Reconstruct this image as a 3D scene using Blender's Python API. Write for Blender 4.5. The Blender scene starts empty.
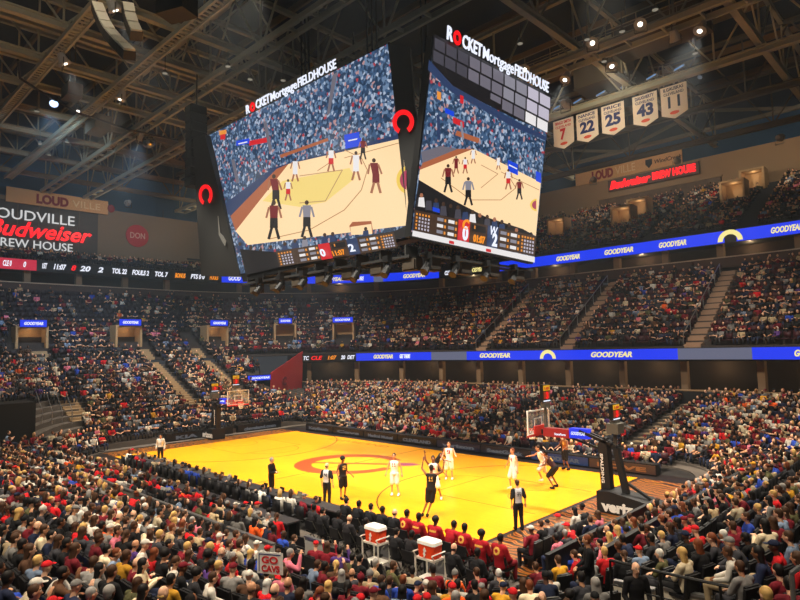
import bpy, math, random
import numpy as np
from mathutils import Vector, Matrix
random.seed(7); rng = np.random.RandomState(7)
SC = bpy.context.scene
COL = SC.collection
# ------------------------------------------------------------------ camera
CAM = np.array([28.003, -24.238, 6.987]); YAW, PIT, ROL, FPX = -0.772, 0.079, -0.023, 596.4
_cy, _sy, _cp, _sp = math.cos(YAW), math.sin(YAW), math.cos(PIT), math.sin(PIT)
FW = np.array([_sy*_cp, _cy*_cp, _sp]); RT = np.cross(FW, [0, 0, 1.]); RT /= np.linalg.norm(RT); UP = np.cross(RT, FW)
R2 = math.cos(ROL)*RT + math.sin(ROL)*UP; U2 = -math.sin(ROL)*RT + math.cos(ROL)*UP
def ray(px): return FW*FPX + R2*(px[0]-400) - U2*(px[1]-300)
def onplane(px, p0, n):
    d = ray(px); n = np.array(n, float); t = ((np.array(p0)-CAM)@n)/(d@n); return CAM + t*d
def onX(px, X): return onplane(px, (X, 0, 0), (1, 0, 0))
def onY(px, Y): return onplane(px, (0, Y, 0), (0, 1, 0))
def onZ(px, Z): return onplane(px, (0, 0, Z), (0, 0, 1))
def proj(X):
    d = np.asarray(X, float)-CAM; z = d@FW
    return 400+FPX*(d@R2)/z, 300-FPX*(d@U2)/z, z
cd = bpy.data.cameras.new('camera'); cam = bpy.data.objects.new('camera', cd); COL.objects.link(cam)
M = Matrix(((R2[0], U2[0], -FW[0], CAM[0]), (R2[1], U2[1], -FW[1], CAM[1]), (R2[2], U2[2], -FW[2], CAM[2]), (0, 0, 0, 1)))
cam.matrix_world = M; cd.sensor_width = 36; cd.lens = 36*FPX/800; cd.clip_end = 400; SC.camera = cam
SC.view_settings.view_transform = 'Standard'; SC.view_settings.look = 'None'; SC.view_settings.gamma = 1
SC.view_settings.use_curve_mapping = False
# ------------------------------------------------------------------ materials
def lin(c):
    c = [x/255 for x in c]
    return tuple((x/12.92 if x <= .04045 else ((x+.055)/1.055)**2.4) for x in c)+(1,)
MATS = {}
def mat(name, rgb=(128, 128, 128), rough=.6, metal=0, emit=0, noise=0, nscale=3., spec=.4, alpha=1):
    if name in MATS: return MATS[name]
    m = bpy.data.materials.new(name); m.use_nodes = True; nt = m.node_tree; b = nt.nodes['Principled BSDF']
    c = lin(rgb); b.inputs['Base Color'].default_value = c; b.inputs['Roughness'].default_value = rough
    b.inputs['Metallic'].default_value = metal; b.inputs['Specular IOR Level'].default_value = spec
    if alpha < 1: b.inputs['Alpha'].default_value = alpha
    if emit:
        b.inputs['Emission Color'].default_value = c; b.inputs['Emission Strength'].default_value = emit
        b.inputs['Base Color'].default_value = (.01, .01, .01, 1)
    if noise:
        tc = nt.nodes.new('ShaderNodeTexCoord'); n = nt.nodes.new('ShaderNodeTexNoise'); n.inputs['Scale'].default_value = nscale
        n.inputs['Detail'].default_value = 4
        r = nt.nodes.new('ShaderNodeMapRange'); r.inputs[3].default_value = 1-noise; r.inputs[4].default_value = 1+noise
        h = nt.nodes.new('ShaderNodeHueSaturation'); h.inputs['Color'].default_value = c
        nt.links.new(tc.outputs['Object'], n.inputs['Vector']); nt.links.new(n.outputs['Fac'], r.inputs[0])
        nt.links.new(r.outputs[0], h.inputs['Value']); nt.links.new(h.outputs[0], b.inputs['Base Color'])
    MATS[name] = m; return m
def objcolor(name, rough, weave=0):
    m = bpy.data.materials.new(name); m.use_nodes = True; nt = m.node_tree; b = nt.nodes['Principled BSDF']
    o = nt.nodes.new('ShaderNodeObjectInfo'); b.inputs['Roughness'].default_value = rough; b.inputs['Specular IOR Level'].default_value = .25
    tc = nt.nodes.new('ShaderNodeTexCoord'); n = nt.nodes.new('ShaderNodeTexNoise'); n.inputs['Scale'].default_value = 9
    r = nt.nodes.new('ShaderNodeMapRange'); r.inputs[3].default_value = 1-weave; r.inputs[4].default_value = 1+weave
    h = nt.nodes.new('ShaderNodeHueSaturation')
    nt.links.new(tc.outputs['Object'], n.inputs['Vector']); nt.links.new(n.outputs['Fac'], r.inputs[0])
    nt.links.new(r.outputs[0], h.inputs['Value']); nt.links.new(o.outputs['Color'], h.inputs['Color']); nt.links.new(h.outputs[0], b.inputs['Base Color'])
    MATS[name] = m; return m
CLOTH = objcolor('cloth', .85, .2); SKIN = objcolor('skin', .5, .05); HAIRM = objcolor('hair', .6, .3)
def attrmat(name, rough=.8):
    m = bpy.data.materials.new(name); m.use_nodes = True; nt = m.node_tree; b = nt.nodes['Principled BSDF']
    a = nt.nodes.new('ShaderNodeVertexColor'); a.layer_name = 'Col'; b.inputs['Roughness'].default_value = rough
    b.inputs['Specular IOR Level'].default_value = .25
    nt.links.new(a.outputs['Color'], b.inputs['Base Color']); MATS[name] = m; return m
CROWDM = attrmat('crowd_clothing')
# ------------------------------------------------------------------ mesh collector
def unit(v):
    v = np.asarray(v, float); return v/max(1e-9, np.linalg.norm(v))
class G:
    def __init__(s): s.v = []; s.f = []; s.m = []
    def add(s, vs, fs, m=0):
        o = len(s.v); s.v += [tuple(float(c) for c in v) for v in vs]; s.f += [tuple(i+o for i in f) for f in fs]; s.m += [m]*len(fs); return s
    def box(s, c, d, ax=None, m=0):
        X, Y, Z = ax if ax is not None else ((1, 0, 0), (0, 1, 0), (0, 0, 1)); X, Y, Z = map(np.array, (X, Y, Z)); c = np.array(c, float)
        vs = [c+X*d[0]/2*a+Y*d[1]/2*b+Z*d[2]/2*e for a in (-1, 1) for b in (-1, 1) for e in (-1, 1)]
        return s.add(vs, [(0, 1, 3, 2), (4, 6, 7, 5), (0, 4, 5, 1), (2, 3, 7, 6), (0, 2, 6, 4), (1, 5, 7, 3)], m)
    def b2(s, lo, hi, m=0):
        return s.box([(a+b)/2 for a, b in zip(lo, hi)], [abs(b-a) for a, b in zip(lo, hi)], None, m)
    def bar(s, p, q, w, h=None, m=0, up=(0, 0, 1)):
        p = np.array(p, float); q = np.array(q, float); d = q-p; L = np.linalg.norm(d); z = unit(d)
        if abs(z@np.array(up)) > .98: up = (1, 0, 0)
        x = unit(np.cross(z, up)); y = np.cross(z, x)
        return s.box((p+q)/2, (w, h or w, L), (x, y, z), m)
    def loft(s, rings, n=8, m=0, x=None, caps=True):
        cs = [np.array(r[0], float) for r in rings]; vs = []
        for i, r in enumerate(rings):
            t = unit(cs[min(i+1, len(cs)-1)]-cs[max(i-1, 0)])
            xx = np.array(x, float) if x is not None else (np.array([1., 0, 0]) if abs(t[0]) < .9 else np.array([0, 1., 0]))
            xx = unit(xx-t*(xx@t)); yy = np.cross(t, xx)
            for k in range(n):
                a = 2*math.pi*k/n; vs.append(cs[i]+xx*r[1]*math.cos(a)+yy*r[2]*math.sin(a))
        fs = []
        for i in range(len(rings)-1):
            for k in range(n):
                a = i*n+k; b = i*n+(k+1) % n; fs.append((a, b, b+n, a+n))
        if caps: fs += [tuple(range(n-1, -1, -1)), tuple(range((len(rings)-1)*n, len(rings)*n))]
        return s.add(vs, fs, m)
    def tube(s, p, q, r0, r1=None, n=8, m=0, rnd=False):
        r1 = r0 if r1 is None else r1; p = np.array(p, float); q = np.array(q, float)
        if rnd:
            d = unit(q-p); rs = [(p-d*r0*.9, r0*.35, r0*.35), (p-d*r0*.55, r0*.8, r0*.8), (p, r0, r0), (q, r1, r1), (q+d*r1*.55, r1*.8, r1*.8), (q+d*r1*.9, r1*.35, r1*.35)]
            return s.loft(rs, n, m)
        return s.loft([(p, r0, r0), (q, r1, r1)], n, m)
    def ell(s, c, r, n=12, k=8, m=0, ax=None, lo=0., hi=1.):
        X, Y, Z = [np.array(a, float) for a in (ax or ((1, 0, 0), (0, 1, 0), (0, 0, 1)))]; c = np.array(c, float); vs = []
        for j in range(k+1):
            t = math.pi*(lo+(hi-lo)*j/k); rr = max(math.sin(t), .02)
            for i in range(n):
                a = 2*math.pi*i/n; vs.append(c+X*r[0]*rr*math.cos(a)+Y*r[1]*rr*math.sin(a)+Z*r[2]*math.cos(t))
        fs = [(j*n+i, (j+1)*n+i, (j+1)*n+(i+1) % n, j*n+(i+1) % n) for j in range(k) for i in range(n)]
        fs += [tuple(range(n)), tuple(range((k+1)*n-1, k*n-1, -1))]
        return s.add(vs, fs, m)
    def prism(s, poly, dv, m=0):
        n = len(poly); a = [np.array(p, float) for p in poly]; dv = np.array(dv, float)
        return s.add(a+[p+dv for p in a], [tuple(range(n)), tuple(range(2*n-1, n-1, -1))]+[(i, i+n, (i+1) % n+n, (i+1) % n) for i in range(n)], m)
    def join(s, o, m=None): return s.add(o.v, o.f, 0) if m is None else s.add(o.v, o.f, m)
    def mesh(s, name, mats, smooth=False):
        me = bpy.data.meshes.new(name); me.from_pydata(s.v, [], s.f)
        for x in (mats if isinstance(mats, (list, tuple)) else [mats]): me.materials.append(x)
        me.polygons.foreach_set('material_index', s.m)
        if smooth: me.polygons.foreach_set('use_smooth', [True]*len(s.f))
        me.update(); return me
    def obj(s, name, mats, parent=None, smooth=False, **kw):
        o = bpy.data.objects.new(name, s.mesh(name, mats, smooth)); COL.objects.link(o)
        if parent is not None: o.parent = parent
        for k, v in kw.items(): o[k] = v
        return o
def root(name, loc, label, cat, group=None, rz=0):
    o = bpy.data.objects.new(name, None); COL.objects.link(o); o.location = loc; o.rotation_euler = (0, 0, rz); o.empty_display_size = .2
    o['label'] = label; o['category'] = cat
    if group: o['group'] = group
    return o
def tag(o, label, cat, group=None, kind=None):
    o['label'] = label; o['category'] = cat
    if group: o['group'] = group
    if kind: o['kind'] = kind
    return o
def struct(o): o['kind'] = 'structure'; return o
def rel(o):  # keep children in world coordinates of an Empty placed elsewhere
    return o
def text_g(txt, o, x, y, h, width=None, depth=.05, m=0, bold=0., shear=0., g=None, squeeze=None):
    """text as solid letters; o lower-left corner, x/y unit directions, h = cap height"""
    c = bpy.data.curves.new('t', 'FONT'); c.body = txt; c.size = 1; c.offset = bold; c.shear = shear; c.resolution_u = 3; c.extrude = .5
    t = bpy.data.objects.new('t', c); COL.objects.link(t)
    dg = bpy.context.evaluated_depsgraph_get(); me = bpy.data.meshes.new_from_object(t.evaluated_get(dg))
    vs = np.array([v.co[:] for v in me.vertices]); fs = [tuple(p.vertices) for p in me.polygons]
    bpy.data.objects.remove(t); bpy.data.curves.remove(c); bpy.data.meshes.remove(me)
    x = unit(x); y = np.array(y, float); y = unit(y); z = np.cross(x, y); s = h/.7
    x0, x1 = vs[:, 0].min(), vs[:, 0].max(); sx = (width/(x1-x0)) if width else s
    P = np.array(o)+np.outer((vs[:, 0]-x0)*sx, x)+np.outer(vs[:, 1]*s, y)+np.outer((vs[:, 2]+.5)*depth, z)
    g = g or G(); g.add(P, fs, m); return g
# ------------------------------------------------------------------ arena bowl
M_CONC = mat('concrete', (92, 84, 78), .85, noise=.2, nscale=.6); M_DARK = mat('dark_paint', (20, 20, 24), .7)
M_BLACK = mat('black_plastic', (12, 12, 13), .5); M_TAN = mat('tan_wall', (150, 122, 92), .8, noise=.08, nscale=.4)
M_STAIR = mat('stair_concrete', (165, 140, 108), .8, noise=.1); M_STEEL = mat('painted_steel', (166, 164, 142), .55, noise=.12, nscale=.5)
M_STEEL2 = mat('dull_steel', (92, 88, 78), .6); M_RAIL = mat('rail_metal', (150, 150, 150), .35, .8)
M_ROOF = mat('roof_deck', (38, 52, 68), .9); M_GREY = mat('grey_panel', (175, 172, 165), .6); M_WHITE = mat('white_paint', (235, 232, 225), .5)
M_BLUE = mat('led_blue', (10, 55, 245), .4, emit=.95); M_LEDW = mat('led_white', (235, 240, 255), .4, emit=1.1)
M_LEDY = mat('led_cream', (250, 235, 150), .4, emit=1.0); M_LEDR = mat('led_red', (250, 15, 25), .4, emit=1.1)
M_LEDO = mat('led_amber', (255, 150, 30), .4, emit=1.0); M_LEDK = mat('led_black', (14, 14, 18), .4); M_MAROON = mat('maroon_paint', (130, 22, 34), .7)
M_REDW = mat('red_wall', (190, 40, 42), .7); M_LEDG = mat('led_grey', (105, 110, 135), .4, emit=.8); M_LEDP = mat('led_crimson', (200, 25, 60), .4, emit=.9)
CX, CY = 15., 8.
def ringpt(phi, rho, u=0.):
    """phi: outward direction in degrees (-90 near, 0 right, 90 far, 180 left) for corners; for straights use stations"""
def stations():
    S = []   # (kind, corner x, corner y, phi)  point = c + rho*(cos,sin)
    for x in np.linspace(-CX, CX, 16)[:-1]: S.append((x, -CY, -90.))
    for a in np.linspace(-90, 0, 11)[:-1]: S.append((CX, -CY, a))
    for y in np.linspace(-CY, CY, 9)[:-1]: S.append((CX, y, 0.))
    for a in np.linspace(0, 90, 11)[:-1]: S.append((CX, CY, a))
    for x in np.linspace(CX, -CX, 16)[:-1]: S.append((x, CY, 90.))
    for a in np.linspace(90, 180, 13)[:-1]: S.append((-CX, CY, a))
    for y in np.linspace(CY, -CY, 9)[:-1]: S.append((-CX, y, 180.))
    for a in np.linspace(180, 266, 11): S.append((-CX, -CY, a))
    return S
STN = stations()
def w4(phi):
    c, s = math.cos(math.radians(phi)), math.sin(math.radians(phi))
    if -90 <= phi < 0:
        t = min(1, max(0, (phi+45)/45.)); t = t*t*(3-2*t); return 1-t, t, 0, 0
    if 90 <= phi <= 180:
        t = min(1, max(0, (phi-138)/42.)); t = t*t*(3-2*t); return 0, 0, 1-t, t
    return max(0, -s)**2, max(0, c)**2, max(0, s)**2, max(0, -c)**2   # near,right,far,left
def zlow(rho, phi):
    n, r, f, l = w4(phi)
    zn = 0 if rho < 5.5 else .15+.25*(rho-5.5)
    return n*zn + r*max(0, .31*(rho-3.6)) + f*(.1+.165*(rho-2)) + l*(.1+.45*(rho-2))
def ztop(phi): return zlow(16, phi)
def zmid(rho, phi):
    n, r, f, l = w4(phi); return 6.45+(rho-16)*7.45/12
def zup(rho, phi):
    n, r, f, l = w4(phi); k = (24.3-17.1)/14
    return 17.1+(rho-28)*(k*(n+r+f)+l*.10)
PITCH = .85
def strip(g, rows, zf, i0, i1, m=0, riser=True):
    """treads and risers as one solid skin between stations i0..i1"""
    for k in range(len(rows)-1):
        a, b = rows[k], rows[k+1]
        vs = []; fs = []
        for i in range(i0, i1+1):
            cx, cy, ph = STN[i]; c, s = math.cos(math.radians(ph)), math.sin(math.radians(ph)); z = zf(a, ph); zb = zf(b, ph)
            zp = zf(rows[k-1], ph) if k else z-.25
            vs += [(cx+a*c, cy+a*s, zp), (cx+a*c, cy+a*s, z), (cx+b*c, cy+b*s, z), (cx+b*c, cy+b*s, z-.3)]
        n = i1-i0
        for i in range(n):
            o = i*4; fs += [(o, o+1, o+5, o+4), (o+1, o+2, o+6, o+5), (o+2, o+3, o+7, o+6), (o+3, o, o+4, o+7)]
        g.add(vs, fs, m)
def band(g, r0, r1, z0, z1, i0, i1, m=0):
    """solid curved band; z may be functions of phi"""
    f0 = z0 if callable(z0) else (lambda p: z0); f1 = z1 if callable(z1) else (lambda p: z1)
    vs = []; n = i1-i0
    for i in range(i0, i1+1):
        cx, cy, ph = STN[i]; c, s = math.cos(math.radians(ph)), math.sin(math.radians(ph))
        for r, z in ((r0, f0(ph)), (r0, f1(ph)), (r1, f1(ph)), (r1, f0(ph))): vs.append((cx+r*c, cy+r*s, z))
    fs = [(0, 1, 2, 3), (n*4, n*4+3, n*4+2, n*4+1)]
    for i in range(n):
        o = i*4
        for k in range(4): fs.append((o+k, o+(k+1) % 4, o+(k+1) % 4+4, o+k+4))
    g.add(vs, fs, m)
NS = len(STN)-1
I_R = 25; I_FR = 33; I_F = 43; I_FL = 58; I_L = 70
LOWROWS = [2.0+PITCH*i for i in range(17)]; MIDROWS = [16.2+PITCH*i for i in range(14)]; UPROWS = [28.2+PITCH*i for i in range(17)]
# ground slab and court
g = G(); g.b2((-34, -27, -.3), (34, 27, -.02)); struct(g.obj('floor', mat('arena_floor', (38, 36, 36), .6)))
# wood: procedural planks
mw = bpy.data.materials.new('court_wood'); mw.use_nodes = True; nt = mw.node_tree; b = nt.nodes['Principled BSDF']
tc = nt.nodes.new('ShaderNodeTexCoord'); mp = nt.nodes.new('ShaderNodeMapping'); mp.inputs['Scale'].default_value = (.6, 9, 1)
br = nt.nodes.new('ShaderNodeTexNoise'); br.inputs['Scale'].default_value = 1.6; br.inputs['Detail'].default_value = 3
rp = nt.nodes.new('ShaderNodeValToRGB'); rp.color_ramp.elements[0].color = lin((236, 150, 10)); rp.color_ramp.elements[1].color = lin((243, 166, 18))
rp.color_ramp.elements[0].position = .3; rp.color_ramp.elements[1].position = .7
nt.links.new(tc.outputs['Object'], mp.inputs[0]); nt.links.new(mp.outputs[0], br.inputs['Vector']); nt.links.new(br.outputs['Fac'], rp.inputs[0])
nt.links.new(rp.outputs[0], b.inputs['Base Color']); b.inputs['Roughness'].default_value = .32; b.inputs['Specular IOR Level'].default_value = .35
MATS['court_wood'] = mw
ma = bpy.data.materials.new('court_apron'); ma.use_nodes = True; nt = ma.node_tree; b = nt.nodes['Principled BSDF']
tc = nt.nodes.new('ShaderNodeTexCoord'); mp = nt.nodes.new('ShaderNodeMapping'); mp.inputs['Scale'].default_value = (2.6, 1.5, 1); wv = nt.nodes.new('ShaderNodeTexWave')
wv.wave_type = 'RINGS'; wv.inputs['Scale'].default_value = .55; wv.inputs['Distortion'].default_value = 14; wv.inputs['Detail'].default_value = 2; wv.inputs['Detail Scale'].default_value = .6
rp = nt.nodes.new('ShaderNodeValToRGB'); rp.color_ramp.interpolation = 'CONSTANT'
E_ = rp.color_ramp.elements; E_[0].color = lin((40, 26, 20)); E_[1].position = .42; E_[1].color = lin((150, 84, 24)); e = E_.new(.6); e.color = lin((186, 122, 34)); e = E_.new(.88); e.color = lin((104, 32, 20))
nt.links.new(tc.outputs['Object'], mp.inputs[0]); nt.links.new(mp.outputs[0], wv.inputs['Vector']); nt.links.new(wv.outputs['Fac'], rp.inputs[0]); nt.links.new(rp.outputs[0], b.inputs['Base Color'])
b.inputs['Roughness'].default_value = .4
g = G(); g.b2((-18.2, -8.9, -.02), (18.2, 8.1, .0)); struct(g.obj('floor_apron', mat('apron_black', (28, 20, 20), .45)))
g = G(); g.b2((14.95, -8.4, 0), (17.6, 6.6, .006)); g.b2((-17.4, -8.4, 0), (-15.05, 6.6, .006)); struct(g.obj('floor_baseline_pattern', ma))
g = G(); g.b2((-14.9, -8.4, 0), (14.75, 6.62, .012)); court = struct(g.obj('floor_court', mw))
ML = mat('court_line', (170, 100, 16), .4); MLB = mat('court_line_dark', (60, 34, 26), .4); ML2 = mat('court_tint', (226, 168, 20), .4)
LZ = .015
def line(g, p, q, w=.05, m=0): g.bar((p[0], p[1], LZ), (q[0], q[1], LZ), w, .004, m)
def arcl(g, c, r, a0, a1, w=.05, n=40, m=0):
    P = [(c[0]+r*math.cos(math.radians(a0+(a1-a0)*i/n)), c[1]+r*math.sin(math.radians(a0+(a1-a0)*i/n))) for i in range(n+1)]
    for i in range(n): line(g, P[i], P[i+1], w, m)
g = G()
for sx in (-1, 1):
    for sy in (-1, 1): line(g, (sx*14.3, sy*2.44), (sx*8.53, sy*2.44))
    line(g, (sx*8.53, -2.44), (sx*8.53, 2.44)); arcl(g, (sx*12.75, 0), 1.22, 90*1 if sx > 0 else -90, 270 if sx > 0 else 90, n=16)
    arcl(g, (sx*8.53, 0), 1.83, 90 if sx > 0 else -90, 270 if sx > 0 else 90, n=24)
    a = 65.5
    arcl(g, (sx*12.75, 0), 7.24, (180-a if sx > 0 else -a), (180+a if sx > 0 else a), w=.07, m=1, n=48)
    for sy in (-1, 1): line(g, (sx*14.3, sy*6.55), (sx*9.75, sy*6.59), .07, 1)
line(g, (0, -7.6), (0, 6.6), .05, 1)
struct(g.obj('floor_markings', [ML, MLB]))
# words across the court edge, drawn on the wood
g = text_g('CLEVELAND', (-9.0, 5.3, LZ-.002), (1, 0, 0), (0, 1, 0), .6, 6.5, .003, bold=.02)
text_g('CAVALIERS', (1.2, -7.1, LZ-.002), (1, 0, 0), (0, 1, 0), .55, 4.2, .003, bold=.02, g=g)
struct(g.obj('floor_lettering', mat('court_ink', (190, 118, 10), .4)))
# centre emblem: crescent C with a sword
mc = mat('emblem_wine', (158, 66, 20), .35); g = G()
n = 46; o = []; i_ = []
for k in range(n+1):
    t = math.radians(24+(360-48)*k/n); th = .55+.5*abs(math.sin((t)/2))**1.2
    R = 3.3; o.append((R*math.cos(t), R*.93*math.sin(t))); i_.append(((R-th)*math.cos(t), (R-th)*.9*math.sin(t)))
rot = math.radians(32)
rr = lambda p: (p[0]*math.cos(rot)-p[1]*math.sin(rot)-.2, p[0]*math.sin(rot)+p[1]*math.cos(rot)-.1, LZ+.002)
for k in range(n): g.prism([rr(o[k]), rr(o[k+1]), rr(i_[k+1]), rr(i_[k])], (0, 0, .003), 0)
g.prism([rr((-2.4, -.14)), rr((3.2, -.2)), rr((4.0, 0)), rr((3.2, .2)), rr((-2.4, .14))], (0, 0, .004), 0)
g.prism([rr((3.0, -.45)), rr((3.9, -.4)), rr((4.5, 0)), rr((3.9, .4)), rr((3.0, .45))], (0, 0, .005), 1)
struct(g.obj('floor_emblem', [mc, mat('emblem_purple', (140, 60, 90), .35)]))
# treads
g = G(); strip(g, LOWROWS, zlow, 0, NS); lower = struct(g.obj('floor_lower_terraces', M_CONC))
g = G(); strip(g, MIDROWS, zmid, I_FR, NS); struct(g.obj('floor_middle_terraces', mat('mid_concrete', (60, 52, 50), .85)))
g = G(); strip(g, UPROWS, zup, I_FR, I_FL+2); strip(g, UPROWS[:8], zup, I_FL+2, NS); struct(g.obj('floor_upper_terraces', mat('up_concrete', (48, 46, 48), .85)))
# suite level between lower bowl and the middle ribbon (right corner, far side, first bit of left corner)
iE = I_FL+8
g = G(); band(g, 15.9, 16.15, lambda p: ztop(p)-.3, lambda p: max(3.15, ztop(p)+.3), I_FR, iE); band(g, 15.88, 16.2, lambda p: max(3.15, ztop(p)+.3), lambda p: max(3.25, ztop(p)+.4), I_FR, iE, 1); struct(g.obj('wall_suite_parapet', [M_DARK, M_TAN]))
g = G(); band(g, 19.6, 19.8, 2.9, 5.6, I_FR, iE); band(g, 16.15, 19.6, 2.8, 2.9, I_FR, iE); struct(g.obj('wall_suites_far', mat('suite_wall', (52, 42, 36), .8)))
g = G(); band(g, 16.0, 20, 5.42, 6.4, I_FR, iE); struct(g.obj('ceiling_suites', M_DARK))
# upper façade with suites under the upper ribbon
g = G(); band(g, 27.6, 27.9, 13.6, 14.5, I_FR, NS); struct(g.obj('wall_upper_parapet', mat('parapet', (70, 52, 46), .8)))
g = G(); band(g, 27.5, 27.95, 14.5, 14.6, I_FR, NS); struct(g.obj('trim_upper_rail', mat('rail_light', (170, 150, 130), .5)))
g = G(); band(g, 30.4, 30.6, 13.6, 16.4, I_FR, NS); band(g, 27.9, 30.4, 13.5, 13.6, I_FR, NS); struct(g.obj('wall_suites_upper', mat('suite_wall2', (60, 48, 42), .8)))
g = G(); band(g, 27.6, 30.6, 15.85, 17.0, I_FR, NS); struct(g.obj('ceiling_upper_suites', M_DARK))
# columns of the two suite levels
def ringxy(i, rho):  # fractional station
    k = int(math.floor(i)); f = i-k; k2 = min(k+1, NS); a, b = STN[k], STN[k2]
    cx, cy, ph = [a[j]+(b[j]-a[j])*f for j in range(3)]; c, s = math.cos(math.radians(ph)), math.sin(math.radians(ph))
    return np.array([cx+rho*c, cy+rho*s]), np.array([c, s]), ph
mcol = mat('column_tan', (128, 104, 80), .8)
for i in np.arange(I_FR+4.5, iE-.5, 2.5):
    p, nn, ph = ringxy(i, 17.2); g = G(); g.box((p[0], p[1], 4.15), (.5, .5, 2.55), ((nn[1], -nn[0], 0), (nn[0], nn[1], 0), (0, 0, 1))); struct(g.obj('column', mcol))
for i in np.arange(I_FR+4.5, NS, 2.5):
    p, nn, ph = ringxy(i, 28.4); g = G(); g.box((p[0], p[1], 14.75), (.6, .6, 2.3), ((nn[1], -nn[0], 0), (nn[0], nn[1], 0), (0, 0, 1))); struct(g.obj('column', mcol))
# far wall and left wall, right-corner wall at the top of the upper deck
g = G(); band(g, 42.1, 42.5, 22.5, 28.4, I_FR+2, I_FL+2); struct(g.obj('wall_far', M_TAN))
g = G(); g.b2((-50.6, -32, 17), (-50.2, 16.5, 25.2)); struct(g.obj('wall_left', mat('tan_wall_left', (128, 110, 90), .8, noise=.06)))
g = G(); g.b2((-58, 16.5, 15), (-50.2, 16.8, 25.2)); struct(g.obj('wall_left_return', M_TAN))
g = G(); band(g, 46, 46.4, 24, 40, I_FR, NS); band(g, 46, 46.4, 15, 24, I_FL, NS); struct(g.obj('wall_outer', mat('outer_wall', (64, 104, 142), .9)))  # outer wall brightened blue, painting bluish light into its colour
# ceiling
g = G(); g.b2((-64, -34, 33), (60, 56, 33.3)); struct(g.obj('ceiling', M_ROOF))
# stairs: far side middle tier (x), lower far (x), left lower (y)
def stair(name, pts, w, m, ax):
    g = G()
    for (c, z, d) in pts:
        if ax == 'y': g.b2((c[0]-w/2, c[1]-d/2, z-.28), (c[0]+w/2, c[1]+d/2, z))
        else: g.b2((c[0]-d/2, c[1]-w/2, z-.28), (c[0]+d/2, c[1]+w/2, z))
    return struct(g.obj(name, m))
AIS_F2 = [12.0, 1.4, -8.0, -17.5]; AIS_F1 = [12.2, 2.0, -8.2]; AIS_L = [-8.5, .7, 6.2]
M_ST2 = mat('stair_dim', (150, 122, 100), .8)
for x in AIS_F2:
    if abs(x) < 15: stair('stair_flight', [((x, 8+MIDROWS[k]+PITCH*h, 0), zmid(MIDROWS[k], 90)+.02+.26*h*2, PITCH/2+.02) for k in range(13) for h in (.25,)]+[((x, 8+MIDROWS[k]+PITCH*.75, 0), zmid(MIDROWS[k], 90)+.28, PITCH/2) for k in range(13)], 1.2, M_ST2, 'y')
for x in AIS_F1:
    stair('stair_flight', [((x, 8+LOWROWS[k]+PITCH*.5, 0), zlow(LOWROWS[k], 90)+.03, PITCH*.7) for k in range(1, 16)], 1.3, M_STAIR, 'y')
for y in AIS_L:
    stair('stair_flight', [((-15-LOWROWS[k]-PITCH*(.25+.5*h), y, 0), zlow(LOWROWS[k], 180)+.02+.2*h, PITCH/2+.02) for k in range(5, 16) for h in (0, 1)]
          + [((-15-MIDROWS[k]-PITCH*(.25+.5*h), y, 0), zmid(MIDROWS[k], 180)+.02+.25*h, PITCH/2+.02) for k in range(0, 2) for h in (0, 1)], 1.3, M_STAIR, 'x')
# stair handrails
for x in AIS_F2[:3]:
    g = G()
    for k in range(0, 13, 2):
        y = 8+MIDROWS[k]; z = zmid(MIDROWS[k], 90); g.tube((x-.62, y, z), (x-.62, y, z+.95), .035, n=6)
    g.bar((x-.62, 8+MIDROWS[0], zmid(MIDROWS[0], 90)+.95), (x-.62, 8+MIDROWS[12], zmid(MIDROWS[12], 90)+.95), .06); struct(g.obj('trim_handrail', M_RAIL))
# ------------------------------------------------------------------ people
STAND = dict(pel=(0, 0, .95), che=(0, 0, 1.28), nec=(0, -.01, 1.47), hea=(0, .03, 1.67), shL=(-.19, 0, 1.43), shR=(.19, 0, 1.43), elL=(-.25, -.03, 1.14), elR=(.25, -.03, 1.14),
             wrL=(-.27, .06, .89), wrR=(.27, .06, .89), hiL=(-.09, 0, .92), hiR=(.09, 0, .92), knL=(-.11, .02, .50), knR=(.11, .02, .50), anL=(-.12, -.02, .09), anR=(.12, -.02, .09))
SIT = dict(pel=(0, -.02, .50), che=(0, -.07, .82), nec=(0, -.04, 1.02), hea=(0, .02, 1.21), shL=(-.18, -.05, .98), shR=(.18, -.05, .98), elL=(-.24, .03, .71), elR=(.24, .03, .71),
           wrL=(-.12, .27, .62), wrR=(.12, .27, .62), hiL=(-.09, .02, .50), hiR=(.09, .02, .50), knL=(-.13, .44, .50), knR=(.13, .44, .50), anL=(-.13, .42, .09), anR=(.13, .42, .09))
def pose(base, **kw):
    p = dict(base); p.update(kw); return {k: np.array(v, float) for k, v in p.items()}
def torso(g, p, inf=0., x=(1, 0, 0), n=16, top=True, hem=None, wide=1.):
    pe, ch, ne = p['pel'], p['che'], p['nec']; x = unit(p['shR']-p['shL']) if top else x
    lo = pe+(pe-ch)*(.22 if hem is None else hem)
    R = [(lo, .07+inf, .05+inf), (lo*.6+pe*.4, .145+inf, .10+inf), (pe, .155+inf, .11+inf), (pe*.5+ch*.5, .138+inf, .10+inf), (ch, .165+inf, .115+inf), (ch*.45+ne*.55, .165+inf, .105+inf),
         (ch*.12+ne*.88, .12+inf, .08+inf), (ne+(ne-ch)*.05, .062+inf, .06+inf)]
    g.loft([(c, a*wide, b*wide) for c, a, b in R], n, x=x)
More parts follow.
